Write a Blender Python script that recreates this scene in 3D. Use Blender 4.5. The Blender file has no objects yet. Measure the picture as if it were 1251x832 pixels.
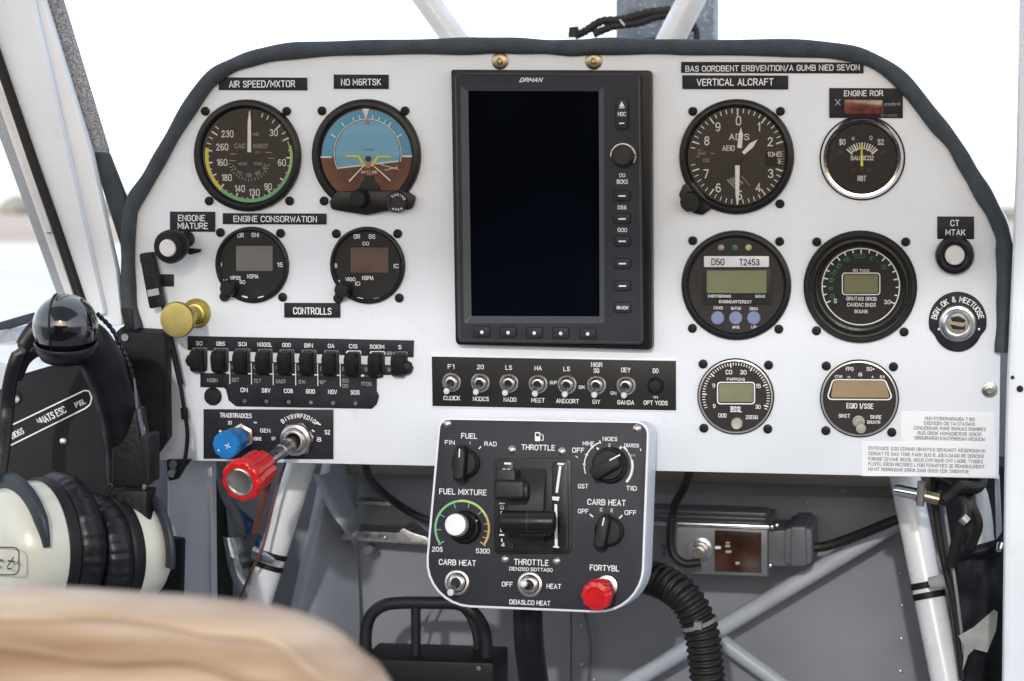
import bpy, bmesh, math, random
from mathutils import Vector as V, Matrix
random.seed(7)
R = math.radians
sc = bpy.context.scene
# ------------------------------------------------------------------ camera
YAW, PIT, ROL, FPX = -.2088384, -.1145496, -.0079257, 2818.46
DIST = 1.70
NOSE = R(3.4)                                   # the aircraft sits slightly nose up
fw = V((math.sin(YAW)*math.cos(PIT), math.cos(YAW)*math.cos(PIT), math.sin(PIT)))
_r = V((math.cos(YAW), -math.sin(YAW), 0)); _u = _r.cross(fw)
rt = _r*math.cos(ROL)+_u*math.sin(ROL); up = -_r*math.sin(ROL)+_u*math.cos(ROL)
def ray(px, py): return fw*FPX+rt*(px-625.5)-up*(py-416)
_v = ray(690, 330)
CAM = V((0, 0, 1.15))-_v*(DIST/_v.y)
NOSEM = Matrix.Rotation(NOSE, 4, 'X')
cd = bpy.data.cameras.new('camera'); cam = bpy.data.objects.new('camera', cd)
sc.collection.objects.link(cam); sc.camera = cam
M3 = Matrix((rt, up, -fw)).transposed().to_4x4(); M3.translation = CAM
cam.matrix_world = M3
cd.sensor_width = 36; cd.lens = 36*FPX/1251; cd.clip_start = .05; cd.clip_end = 5000
cd.dof.use_dof = True; cd.dof.focus_distance = 1.74; cd.dof.aperture_fstop = 11.0
# ------------------------------------------------------------------ sky, sun, exposure
SUN_EL, SUN_AZ = 17.5, 4.0            # elevation; degrees to the right of straight behind the camera side (-Y)
w = bpy.data.worlds.new('World'); sc.world = w; w.use_nodes = True
nt = w.node_tree; bg = nt.nodes['Background']
sky = nt.nodes.new('ShaderNodeTexSky'); sky.sky_type = 'NISHITA'; sky.sun_disc = False
sky.sun_elevation = R(SUN_EL); sky.sun_rotation = R(180-SUN_AZ)
sky.air_density = 1.0; sky.dust_density = 2.0; sky.ozone_density = 1.0
# bright high haze: the clear sky's colour under an even white veil
veil = nt.nodes.new('ShaderNodeMix'); veil.data_type = 'RGBA'; veil.blend_type = 'ADD'; veil.inputs[0].default_value = 1
nt.links.new(sky.outputs[0], veil.inputs[6]); veil.inputs[7].default_value = (9.3, 9.9, 10.9, 1)
nt.links.new(veil.outputs[2], bg.inputs[0]); bg.inputs[1].default_value = .10
sl = bpy.data.lights.new('sun', 'SUN'); sun = bpy.data.objects.new('sun', sl); sc.collection.objects.link(sun)
sl.energy = 1.2; sl.angle = R(1.2); sl.color = (1, .99, .975)
_a = R(SUN_AZ); sd = V((math.sin(_a)*math.cos(R(SUN_EL)), -math.cos(_a)*math.cos(R(SUN_EL)), math.sin(R(SUN_EL))))
sun.rotation_euler = sd.to_track_quat('Z', 'Y').to_euler()
vs = sc.view_settings; vs.view_transform = 'Standard'; vs.look = 'None'; vs.gamma = 1; vs.use_curve_mapping = False
vs.exposure = .22
# ------------------------------------------------------------------ frames: a plane in the aircraft and pixel rays on to it
class Frame:
    def __init__(s, o, n, rx, uz): s.o, s.n, s.x, s.z = o, n, rx, uz
    def P(s, px, py, d=0.0):
        v = ray(px, py); o = s.o+s.n*d
        return CAM+v*((o-CAM).dot(s.n)/v.dot(s.n))
    def S(s, px, py, d=0.0): return (s.P(px, py-.5, d)-s.P(px, py+.5, d)).length
PN = Frame(V((0, 0, 1.15)), V((0, -1, 0)), V((1, 0, 0)), V((0, 0, 1)))
P = PN.P
# ------------------------------------------------------------------ materials
MATS = {}
def mat(name, col, rough=.5, metal=0, spec=.5, var=0, vscale=40, bump=0, bscale=300, col2=None, coat=0, rvar=0, speck=None, stretch=None, detail=4):
    m = bpy.data.materials.new(name); m.use_nodes = True; n = m.node_tree; b = n.nodes['Principled BSDF']
    b.inputs['Base Color'].default_value = (*col, 1); b.inputs['Roughness'].default_value = rough
    b.inputs['Metallic'].default_value = metal; b.inputs['Specular IOR Level'].default_value = spec
    if coat: b.inputs['Coat Weight'].default_value = coat; b.inputs['Coat Roughness'].default_value = .08
    tc = n.nodes.new('ShaderNodeTexCoord'); src = tc.outputs['Object']
    if stretch:
        mp = n.nodes.new('ShaderNodeMapping'); mp.inputs['Scale'].default_value = stretch; n.links.new(src, mp.inputs[0]); src = mp.outputs[0]
    if var or col2:
        t = n.nodes.new('ShaderNodeTexNoise'); t.inputs['Scale'].default_value = vscale; t.inputs['Detail'].default_value = detail+2
        n.links.new(src, t.inputs['Vector'])
        mx = n.nodes.new('ShaderNodeMix'); mx.data_type = 'RGBA'
        c2 = col2 or tuple(c*(1-var) for c in col); c1 = col if col2 else tuple(min(1, c*(1+var*.5)) for c in col)
        mx.inputs[6].default_value = (*c1, 1); mx.inputs[7].default_value = (*c2, 1)
        rp = n.nodes.new('ShaderNodeValToRGB'); rp.color_ramp.elements[0].position = .35; rp.color_ramp.elements[1].position = .68
        n.links.new(t.outputs[0], rp.inputs[0]); n.links.new(rp.outputs[0], mx.inputs[0])
        out = mx.outputs[2]
        if speck:
            t2 = n.nodes.new('ShaderNodeTexNoise'); t2.inputs['Scale'].default_value = speck[0]; t2.inputs['Detail'].default_value = 1
            n.links.new(src, t2.inputs['Vector'])
            r2 = n.nodes.new('ShaderNodeValToRGB'); r2.color_ramp.elements[0].position = speck[1]; r2.color_ramp.elements[1].position = speck[1]+.04
            n.links.new(t2.outputs[0], r2.inputs[0])
            m2 = n.nodes.new('ShaderNodeMix'); m2.data_type = 'RGBA'; n.links.new(r2.outputs[0], m2.inputs[0])
            n.links.new(out, m2.inputs[6]); m2.inputs[7].default_value = (*speck[2], 1); out = m2.outputs[2]
        n.links.new(out, b.inputs['Base Color'])
    if rvar:
        t = n.nodes.new('ShaderNodeTexNoise'); t.inputs['Scale'].default_value = vscale*1.7; t.inputs['Detail'].default_value = 6
        n.links.new(src, t.inputs['Vector'])
        mr = n.nodes.new('ShaderNodeMapRange'); mr.inputs[1].default_value = .3; mr.inputs[2].default_value = .7
        mr.inputs[3].default_value = max(.02, rough-rvar); mr.inputs[4].default_value = min(1, rough+rvar)
        n.links.new(t.outputs[0], mr.inputs[0]); n.links.new(mr.outputs[0], b.inputs['Roughness'])
    if bump:
        t = n.nodes.new('ShaderNodeTexNoise'); t.inputs['Scale'].default_value = bscale; t.inputs['Detail'].default_value = detail
        n.links.new(src, t.inputs['Vector'])
        bn = n.nodes.new('ShaderNodeBump'); bn.inputs['Strength'].default_value = bump; bn.inputs['Distance'].default_value = .0006
        n.links.new(t.outputs[0], bn.inputs['Height']); n.links.new(bn.outputs[0], b.inputs['Normal'])
    MATS[name] = m; return m
mat('panel_paint', (.735, .77, .82), .42, var=.06, speck=(75, .69, (.70, .73, .775)), vscale=9, bump=.18, bscale=900, rvar=.08)
mat('white_paint', (.76, .79, .83), .35, var=.06, vscale=9, bump=.1, bscale=200, rvar=.08)
mat('tube_paint', (.74, .745, .76), .3, var=.10, vscale=25, coat=.3, rvar=.1)
mat('placard', (.018, .019, .026), .5, spec=.2, var=.35, vscale=60, rvar=.1)
mat('lettering_white', (.80, .80, .80), .6, spec=.1)
mat('lettering_grey', (.36, .35, .34), .6, spec=.1)
mat('lettering_blue_grey', (.13, .135, .17), .6, spec=.1)
mat('lettering_dark', (.03, .03, .03), .6, spec=.1)
mat('lettering_green', (.07, .26, .13), .6, spec=.1)
mat('bezel_black', (.010, .010, .011), .36, spec=.3, bump=.12, bscale=1200, rvar=.08, vscale=90)
mat('bezel_satin', (.018, .018, .021), .45, spec=.3, bump=.2, bscale=1500, rvar=.08, vscale=60)
mat('gps_case', (.023, .024, .034), .5, spec=.25, bump=.15, bscale=1600, var=.2, vscale=30)
mat('gps_edge', (.05, .052, .06), .38, spec=.5)
mat('rubber_black', (.009, .009, .010), .5, spec=.25, bump=.2, bscale=900)
mat('face_brown', (.058, .049, .045), .55, spec=.25, var=.22, vscale=22)
mat('face_grey', (.045, .045, .047), .55, spec=.25, var=.25, vscale=25)
mat('face_dark', (.024, .020, .020), .5, spec=.3, var=.25, vscale=40)
mat('face_black', (.011, .011, .012), .5, spec=.3, var=.2, vscale=40)
mat('lcd_olive', (.185, .19, .105), .3, spec=.4, var=.12, vscale=60)
mat('lcd_green', (.21, .22, .125), .3, spec=.4, var=.12, vscale=60)
mat('lcd_grey', (.15, .15, .135), .3, spec=.4, var=.2, vscale=45)
mat('lcd_brown', (.105, .068, .048), .3, spec=.4, var=.25, vscale=45)
mat('lcd_tan', (.31, .225, .13), .3, spec=.4, var=.12, vscale=50)
mat('sky_blue', (.13, .37, .56), .5, spec=.2, var=.12, vscale=30)
mat('sky_pale', (.21, .45, .63), .5, spec=.2, var=.14, vscale=25, stretch=(.3, 1, 3))
mat('earth_brown', (.17, .085, .055), .5, spec=.2, var=.2, vscale=50)
mat('yellow_ink', (.66, .62, .12), .5, spec=.2)
mat('orange_ink', (.55, .22, .12), .5, spec=.2)
mat('green_ink', (.20, .48, .24), .5, spec=.2)
mat('lime_ink', (.42, .62, .24), .5, spec=.2)
mat('amber_ink', (.60, .42, .16), .5, spec=.2)
mat('silver', (.66, .65, .64), .26, 1)
mat('nickel', (.55, .51, .47), .30, 1, var=.12, vscale=120)
mat('chrome', (.82, .81, .80), .12, 1)
mat('steel', (.40, .40, .41), .32, 1, var=.2, vscale=120, rvar=.1)
mat('brass', (.52, .43, .15), .48, 1, var=.10, vscale=60, rvar=.05, bump=.05, bscale=300)
mat('old_brass', (.42, .35, .22), .35, 1, var=.3, vscale=150)
mat('white_plastic', (.7, .69, .69), .35, var=.06, vscale=80)
mat('beige_plastic', (.42, .39, .32), .4, var=.1, vscale=80)
mat('red_plastic', (.62, .010, .012), .33, coat=.2, bump=.1, bscale=700, var=.15, vscale=80)
mat('blue_plastic', (.012, .19, .52), .35, coat=.2, var=.15, vscale=80)
mat('dull_blue', (.012, .06, .18), .5, var=.3, vscale=80)
mat('blue_button', (.17, .21, .34), .45, var=.1, vscale=80)
mat('foam_trim', (.052, .062, .072), .75, spec=.3, var=.2, vscale=90, bump=.45, bscale=500, speck=(900, .66, (.085, .10, .115)))
mat('fabric_speckle', (.26, .265, .28), .95, spec=.05, var=.35, vscale=700, bump=.6, bscale=600, speck=(850, .52, (.50, .51, .54)))
mat('slate_rubber', (.050, .062, .075), .7, spec=.3, var=.2, vscale=60, bump=.3, bscale=300)
mat('black_leather', (.008, .008, .010), .38, spec=.35, bump=.5, bscale=260, var=.2, vscale=60)
mat('black_vinyl', (.009, .009, .012), .5, spec=.22, bump=.3, bscale=700, var=.2, vscale=50)
mat('gloss_black', (.006, .006, .008), .06, spec=.7, coat=1)
mat('cup_cream', (.56, .55, .47), .28, coat=.4, var=.05, vscale=30)
mat('yoke_grey', (.020, .025, .036), .45, spec=.35, var=.15, vscale=40)
mat('tan_leather', (.66, .49, .34), .36, spec=.5, var=.3, vscale=13, bump=1, bscale=24, col2=(.33, .205, .12), rvar=.1, stretch=(.5, 1, 5))
mat('tan_seam', (.40, .26, .16), .5, bump=.4, bscale=120)
mat('firewall_paint', (.245, .255, .285), .4, var=.16, vscale=7, bump=.25, bscale=40, rvar=.12)
mat('grey_sheet', (.34, .365, .41), .38, var=.14, vscale=10, bump=.2, bscale=60, rvar=.12)
mat('brace_paint', (.42, .445, .49), .35, var=.12, vscale=20, coat=.2)
mat('ring_grey', (.48, .48, .48), .3, .5)
mat('lining_grey', (.50, .52, .58), .5, var=.08, vscale=10, bump=.15, bscale=200)
mat('brushed_cap', (.62, .62, .63), .55, .8)
mat('shade_brown', (.20, .165, .13), .5, var=.15, vscale=15)  # brown of the warm shade below the panel, put into the colour
mat('device_grey', (.17, .18, .19), .38, metal=.4, var=.15, vscale=60, rvar=.08)
mat('gland_grey', (.11, .115, .13), .5, var=.1, vscale=60)
mat('amber_window', (.050, .020, .010), .2, spec=.5, var=.6, vscale=50)
mat('hose_black', (.016, .014, .012), .5, spec=.4, bump=.3, bscale=500, var=.3, vscale=90)
mat('zip_grey', (.22, .22, .22), .5)
mat('brown_wire', (.13, .050, .030), .5)
mat('tape_grey', (.35, .35, .33), .5, var=.25, vscale=60)
mat('dark_cloth', (.030, .032, .038), .8, spec=.2, var=.4, vscale=30, bump=.6, bscale=200)
mat('red_lens', (.16, .035, .028), .25, spec=.5, var=.75, vscale=110, coat=.5)
mat('led_green', (.06, .16, .08), .3); mat('led_grey', (.30, .30, .28), .3); mat('led_yellow', (.45, .45, .22), .3)
mat('sticker', (.80, .80, .83), .5, var=.04, vscale=40)
mat('screen_black', (.0014, .0018, .0020), .10, spec=.05, col2=(.0018, .0035, .008), vscale=5, detail=1)
mat('alu_block', (.20, .23, .28), .6, var=.3, vscale=60, speck=(260, .6, (.38, .42, .48)))
mat('asphalt_apron', (.64, .62, .60), .9, var=.1, vscale=.05)
mat('dry_field', (.46, .38, .32), .95, var=.2, vscale=.02)
mat('far_trees', (.27, .265, .235), .95, var=.4, vscale=.1)
mat('copper_green', (.16, .22, .21), .5)
# clear cover glass: a little mirror, mostly see-through
g = bpy.data.materials.new('cover_glass'); g.use_nodes = True; n = g.node_tree; n.nodes.clear()
o_ = n.nodes.new('ShaderNodeOutputMaterial'); tr = n.nodes.new('ShaderNodeBsdfTransparent'); gl = n.nodes.new('ShaderNodeBsdfGlossy')
gl.inputs['Roughness'].default_value = .04; fr = n.nodes.new('ShaderNodeFresnel'); fr.inputs[0].default_value = 1.32
ms = n.nodes.new('ShaderNodeMixShader'); n.links.new(fr.outputs[0], ms.inputs[0]); n.links.new(tr.outputs[0], ms.inputs[1]); n.links.new(gl.outputs[0], ms.inputs[2])
n.links.new(ms.outputs[0], o_.inputs[0]); MATS['cover_glass'] = g
# ------------------------------------------------------------------ objects and meshes
COL = sc.collection
def tag(o, label=None, cat=None, group=None, kind=None):
    for k, v_ in (('label', label), ('category', cat), ('group', group), ('kind', kind)):
        if v_: o[k] = v_
    return o
def thing(name, label, cat, loc, group=None):
    o = bpy.data.objects.new(name, None); COL.objects.link(o); o.location = loc; o.empty_display_size = .02
    return tag(o, label, cat, group)
def rootloc(o):
    p = V((0, 0, 0))
    while o is not None: p = p+o.location; o = o.parent
    return p
def circ(c, n_, r, seg=32, a0=0, ref=None):
    n_ = n_.normalized(); ref = ref or (V((0, 0, 1)) if abs(n_.z) < .9 else V((0, 1, 0)))
    z = (ref-n_*ref.dot(n_)).normalized(); x = z.cross(n_)*-1
    x = n_.cross(z)*-1 if False else z.cross(n_)
    return [c+(z*math.cos(a0+2*math.pi*i/seg)+x*math.sin(a0+2*math.pi*i/seg)*-1)*r for i in range(seg)]
class MB:
    def __init__(s): s.v = []; s.f = []; s.m = []; s.mi = 0; s.mn = []
    def use(s, m):
        if m not in s.mn: s.mn.append(m)
        s.mi = s.mn.index(m); return s
    def add(s, vs_, fs):
        b = len(s.v); s.v += [V(v_) for v_ in vs_]; s.f += [[b+i for i in f] for f in fs]; s.m += [s.mi]*len(fs); return s
    def lathe(s, c, n_, prof, seg=36, flute=None, ref=None):
        rings = []; n_ = n_.normalized(); ref = ref or (V((0, 0, 1)) if abs(n_.z) < .9 else V((0, 1, 0)))
        z = (ref-n_*ref.dot(n_)).normalized(); x = z.cross(n_)
        vs_ = []; fs = []
        for (r, h) in prof:
            if r <= 1e-7: rings.append([len(vs_)]); vs_.append(c+n_*h)
            else:
                rings.append(list(range(len(vs_), len(vs_)+seg)))
                for i in range(seg):
                    a = 2*math.pi*i/seg; rr = r
                    if flute: rr = r*(1-flute[1]*(.5+.5*math.cos(a*flute[0]))**flute[2])
                    vs_.append(c+n_*h+(z*math.cos(a)+x*math.sin(a))*rr)
        for a, b in zip(rings, rings[1:]):
            for i in range(seg):
                j = (i+1) % seg
                if len(a) == 1 and len(b) == 1: continue
                if len(a) == 1: fs.append([a[0], b[i], b[j]])
                elif len(b) == 1: fs.append([a[i], b[0], a[j]])
                else: fs.append([a[i], b[i], b[j], a[j]])
        return s.add(vs_, fs)
    def tube(s, pts, r, seg=12, cap=True, flat=1.0, ref=None):
        pts = [V(p) for p in pts]; n_ = len(pts); rs = r if isinstance(r, (list, tuple)) else [r]*n_
        t0 = (pts[1]-pts[0]).normalized(); ref = V(ref) if ref else (V((0, 1, 0)) if abs(t0.y) < .9 else V((0, 0, 1)))
        vs_ = []; fs = []; nn = (ref-t0*ref.dot(t0)).normalized()
        for i, p in enumerate(pts):
            t = (pts[min(i+1, n_-1)]-pts[max(i-1, 0)]).normalized()
            nn = (nn-t*nn.dot(t)).normalized(); bb = t.cross(nn)
            for k in range(seg):
                a = 2*math.pi*k/seg; vs_.append(p+(nn*math.cos(a)*flat+bb*math.sin(a))*rs[i])
        for i in range(n_-1):
            for k in range(seg):
                l = (k+1) % seg; fs.append([i*seg+k, i*seg+l, (i+1)*seg+l, (i+1)*seg+k])
        if cap: fs += [list(range(seg))[::-1], [(n_-1)*seg+k for k in range(seg)]]
        return s.add(vs_, fs)
    def prism(s, front, back):
        n_ = len(front)
        return s.add(list(front)+list(back), [list(range(n_)), list(range(2*n_-1, n_-1, -1))]+[[i, i+n_, (i+1) % n_+n_, (i+1) % n_] for i in range(n_)])
    def poly(s, pts, d1, d0, fr=PN):            # pixel outline on a plane, given thickness d0..d1 along the plane's normal
        f = [fr.P(x, y, d1) for x, y in pts]
        return s.prism(f, [p-fr.n*(d1-d0) for p in f])
    def sheet(s, pts, d, fr=PN): f = [fr.P(x, y, d) for x, y in pts]; return s.add(f, [list(range(len(f)))])
    def box(s, c, sz, M=None):
        vs_ = []
        for dx in (-.5, .5):
            for dy in (-.5, .5):
                for dz in (-.5, .5):
                    q = V((dx*sz[0], dy*sz[1], dz*sz[2])); vs_.append(V(c)+((M @ q) if M else q))
        return s.add(vs_, [[0, 1, 3, 2], [4, 6, 7, 5], [0, 4, 5, 1], [2, 3, 7, 6], [0, 2, 6, 4], [1, 5, 7, 3]])
    def arc(s, px, py, r0, r1, a0, a1, d, fr=PN, seg=None):   # flat ring sector; angles clockwise from the top, degrees
        c = fr.P(px, py, d); k = fr.S(px, py, d); seg = seg or max(2, int(abs(a1-a0)/5)); vs_ = []
        for i in range(seg+1):
            a = R(a0+(a1-a0)*i/seg); dr = fr.x*math.sin(a)+fr.z*math.cos(a); vs_ += [c+dr*r0*k, c+dr*r1*k]
        return s.add(vs_, [[2*i, 2*i+1, 2*i+3, 2*i+2] for i in range(seg)])
    def tick(s, px, py, r0, r1, a, w, d, fr=PN):
        c = fr.P(px, py, d); k = fr.S(px, py, d); a = R(a); dr = fr.x*math.sin(a)+fr.z*math.cos(a); sd_ = fr.x*math.cos(a)-fr.z*math.sin(a)
        return s.add([c+dr*r0*k-sd_*w*k/2, c+dr*r0*k+sd_*w*k/2, c+dr*r1*k+sd_*w*k/2, c+dr*r1*k-sd_*w*k/2], [[0, 1, 2, 3]])
    def line(s, a, b, w, d, fr=PN, w2=None):
        p, q = fr.P(*a, d), fr.P(*b, d); k = fr.S(*a, d); t = (q-p).normalized(); sd_ = t.cross(fr.n); w2 = w if w2 is None else w2
        return s.add([p-sd_*w*k/2, p+sd_*w*k/2, q+sd_*w2*k/2, q-sd_*w2*k/2], [[0, 1, 2, 3]])
    def build(s, name, m, parent=None, bevel=0, smooth=32, seg=2, sub=0):
        me = bpy.data.meshes.new(name); rl = rootloc(parent) if parent else V((0, 0, 0))
        own = V((0, 0, 0))
        if parent is None:
            own = sum(s.v, V((0, 0, 0)))/max(1, len(s.v))
        me.from_pydata([tuple(v_-rl-own) for v_ in s.v], [], s.f)
        for mm in (s.mn or [m]): me.materials.append(MATS[mm])
        if s.mn:
            for p, i in zip(me.polygons, s.m): p.material_index = i
        b = bmesh.new(); b.from_mesh(me); bmesh.ops.recalc_face_normals(b, faces=b.faces)
        if bevel:
            es = [e for e in b.edges if len(e.link_faces) == 2 and e.calc_face_angle(0) > R(35)]
            bmesh.ops.bevel(b, geom=es, offset=bevel, segments=seg, affect='EDGES', profile=.6, clamp_overlap=True)
        b.to_mesh(me); b.free()
        for p in me.polygons: p.use_smooth = True
        me.set_sharp_from_angle(angle=R(smooth))
        o = bpy.data.objects.new(name, me); COL.objects.link(o)
        if parent: o.parent = parent
        else: o.location = own
        return o
def rr(x0, y0, x1, y1, r, k=4):
    return rpoly([(x0, y0), (x1, y0), (x1, y1), (x0, y1)], [r]*4, k)
def rpoly(c, rs, k=4):
    out = []; n_ = len(c)
    for i in range(n_):
        p = V((*c[i], 0)); a = V((*c[i-1], 0)); b = V((*c[(i+1) % n_], 0)); r = rs[i]
        if r <= 0: out.append(c[i]); continue
        d1 = (a-p).normalized(); d2 = (b-p).normalized(); ang = d1.angle(d2); t = r/math.tan(ang/2)
        s_ = p+d1*t; e = p+d2*t; cc = p+(d1+d2).normalized()*(r/math.sin(ang/2))
        a0 = math.atan2(s_.y-cc.y, s_.x-cc.x); a1 = math.atan2(e.y-cc.y, e.x-cc.x)
        while a1-a0 > math.pi: a1 -= 2*math.pi
        while a1-a0 < -math.pi: a1 += 2*math.pi
        for j in range(k+1):
            a_ = a0+(a1-a0)*j/k; out.append((cc.x+r*math.cos(a_), cc.y+r*math.sin(a_)))
    return out
def spline(pts, n_=8):
    pts = [V(p) for p in pts]; q = [pts[0]*2-pts[1]]+pts+[pts[-1]*2-pts[-2]]; out = []
    for i in range(1, len(q)-2):
        for j in range(n_):
            t = j/n_; a, b, c, d = q[i-1:i+3]
            out.append(.5*((2*b)+(c-a)*t+(2*a-5*b+4*c-d)*t*t+(3*b-a-3*c+d)*t**3))
    return out+[pts[-1]]
# ------------------------------------------------------------------ lettering: an engraver's single-stroke alphabet, drawn as thin flat ribbons
def _g(s_): return [[tuple(float(v_) for v_ in p.split(',')) for p in st.split()] for st in s_.split('/')]
_O = '.22,0 .08,.07 0,.22 0,.78 .08,.93 .22,1 .36,1 .50,.93 .58,.78 .58,.22 .50,.07 .36,0 .22,0'
GL = {k: _g(v_) for k, v_ in {
 'A': '0,0 .3,1 .6,0/.11,.33 .49,.33', 'B': '0,0 0,1 .36,1 .5,.93 .54,.76 .5,.6 .36,.53 0,.53/.36,.53 .53,.45 .58,.27 .53,.08 .36,0 0,0',
 'C': '.58,.76 .5,.93 .36,1 .22,1 .08,.93 0,.78 0,.22 .08,.07 .22,0 .36,0 .5,.07 .58,.24', 'D': '0,0 0,1 .3,1 .48,.93 .57,.75 .57,.25 .48,.07 .3,0 0,0',
 'E': '.5,1 0,1 0,0 .5,0/0,.52 .42,.52', 'F': '.5,1 0,1 0,0/0,.52 .42,.52', 'G': '.58,.76 .5,.93 .36,1 .22,1 .08,.93 0,.78 0,.22 .08,.07 .22,0 .36,0 .5,.07 .58,.22 .58,.48 .34,.48',
 'H': '0,0 0,1/.56,0 .56,1/0,.52 .56,.52', 'I': '0,0 0,1', 'J': '.4,1 .4,.2 .32,.05 .18,0 .05,.07 0,.2', 'K': '0,0 0,1/.54,1 0,.42/.17,.6 .57,0', 'L': '0,1 0,0 .48,0',
 'M': '0,0 0,1 .35,.3 .7,1 .7,0', 'N': '0,0 0,1 .56,0 .56,1', 'O': _O, '0': _O.replace('.58', '.54').replace('.50', '.47'), 'P': '0,0 0,1 .36,1 .5,.93 .56,.74 .5,.54 .36,.46 0,.46',
 'Q': _O+'/.35,.2 .6,-.05', 'R': '0,0 0,1 .36,1 .5,.93 .56,.75 .5,.57 .36,.49 0,.49/.3,.49 .58,0', 'S': '.54,.8 .46,.95 .28,1 .1,.94 .02,.77 .1,.6 .28,.52 .46,.44 .55,.26 .47,.06 .28,0 .09,.05 0,.2',
 'T': '0,1 .58,1/.29,1 .29,0', 'U': '0,1 0,.22 .08,.07 .22,0 .34,0 .48,.07 .56,.22 .56,1', 'V': '0,1 .3,0 .6,1', 'W': '0,1 .2,0 .4,.8 .6,0 .8,1', 'X': '0,0 .56,1/0,1 .56,0', 'Y': '0,1 .3,.48 .6,1/.3,.48 .3,0', 'Z': '0,1 .55,1 0,0 .55,0',
 '1': '0,.78 .2,1 .2,0', '2': '.02,.76 .1,.93 .27,1 .44,.93 .5,.76 .44,.55 0,0 .54,0', '3': '.02,.85 .14,.97 .28,1 .44,.93 .5,.76 .42,.59 .24,.53/.24,.53 .44,.46 .54,.27 .46,.06 .27,0 .1,.05 0,.2', '4': '.4,0 .4,1 0,.28 .56,.28',
 '5': '.5,1 .08,1 .04,.54 .2,.62 .38,.6 .5,.48 .54,.3 .48,.1 .32,0 .14,.02 0,.16', '6': '.46,.9 .3,1 .14,.94 .03,.7 0,.32 .1,.06 .27,0 .45,.07 .53,.3 .45,.52 .27,.59 .08,.5 0,.32', '7': '0,1 .54,1 .18,0',
 '8': '.27,.53 .1,.6 .04,.76 .12,.95 .27,1 .42,.95 .5,.76 .44,.6 .27,.53/.27,.53 .08,.44 0,.25 .1,.05 .27,0 .44,.05 .54,.25 .46,.44 .27,.53', '9': '.07,.1 .24,0 .4,.06 .51,.3 .54,.68 .44,.94 .27,1 .09,.93 .01,.7 .09,.48 .27,.41 .46,.5 .54,.68',
 '/': '0,-.08 .45,1.08', '.': '0,0 0,.1', '-': '0,.5 .4,.5', '+': '0,.5 .44,.5/.22,.28 .22,.72', "'": '0,1 0,.72', '"': '0,1 0,.72/.2,1 .2,.72', '&': '.6,0 .12,.7 .14,.92 .28,1 .42,.92 .42,.75 .05,.4 0,.2 .1,.04 .27,0 .46,.1 .58,.36',
 '$': '.54,.8 .46,.95 .28,1 .1,.94 .02,.77 .1,.6 .28,.52 .46,.44 .55,.26 .47,.06 .28,0 .09,.05 0,.2/.28,1.12 .28,-.12', ',': '0,.08 -.05,-.12',
 'o': '.14,.2 .02,.32 0,.46 .1,.64 .26,.64 .36,.5 .34,.3 .24,.2 .14,.2', 'c': '.4,.5 .3,.64 .12,.64 0,.48 0,.18 .12,0 .3,0 .42,.14', 't': '.16,.95 .14,.18 .24,0 .4,.04/0,.64 .36,.64', 'n': '0,0 0,.66/0,.46 .14,.64 .3,.64 .4,.5 .4,0', 'r': '0,0 0,.66/0,.42 .12,.6 .26,.66',
 'l': '0,0 0,1', 'm': '0,0 0,.66/0,.5 .12,.64 .26,.6 .3,.5 .3,0/.3,.5 .42,.64 .56,.6 .6,.5 .6,0', 'a': '.4,.6 .4,0/.4,.5 .25,.64 .08,.6 0,.4 0,.2 .1,0 .26,.02 .4,.18', 's': '.34,.58 .18,.66 .04,.56 .08,.4 .28,.28 .34,.12 .2,0 0,.06', 'z': '0,.64 .36,.64 0,0 .38,0'}.items()}
TQ = []; GID = [0]
def txt(root, s_, px, py, h, w=None, d=.0006, rot=0, m='lettering_white', fr=PN, bold=.012, it=0, al='c', gid=None):
    GID[0] += 1; TQ.append((root, s_, px, py, h, w, d, rot, m, fr, bold, it, gid or GID[0]))
def arctxt(root, s_, cx, cy, r, a0, a1, h, d, m='lettering_white', fr=PN, bold=.02):
    GID[0] += 1; gid = GID[0]
    for i, ch in enumerate(s_):
        if ch == ' ': continue
        a = a0+(a1-a0)*i/(len(s_)-1)
        txt(root, ch, cx+r*math.sin(R(a)), cy-r*math.cos(R(a)), h, None, d, a, m, fr, bold, gid=gid)
def ribbon(pts, th):
    closed = len(pts) > 3 and abs(pts[0][0]-pts[-1][0])+abs(pts[0][1]-pts[-1][1]) < 1e-9; P_ = [V((x, y, 0)) for x, y in pts]
    if closed: P_ = P_[:-1]
    n_ = len(P_); L_, R_ = [], []
    for i in range(n_):
        a = P_[i-1] if (i or closed) else None; c = P_[(i+1) % n_] if (i < n_-1 or closed) else None
        t1 = (P_[i]-a).normalized() if a is not None else None; t2 = (c-P_[i]).normalized() if c is not None else None
        t1 = t1 or t2; t2 = t2 or t1; tt = t1+t2; tt = tt.normalized() if tt.length > .05 else t1
        nn = V((-tt.y, tt.x, 0)); cs = max(.42, nn.dot(V((-t1.y, t1.x, 0)))); o_ = nn*(th/2/cs); e = V((0, 0, 0))
        if not closed and i == 0: e = -t1*th*.35
        if not closed and i == n_-1: e = t2*th*.35
        L_.append(P_[i]+o_+e); R_.append(P_[i]-o_+e)
    m_ = n_ if closed else n_-1
    return L_+R_, [[i, (i+1) % n_, n_+(i+1) % n_, n_+i] for i in range(m_)]
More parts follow.
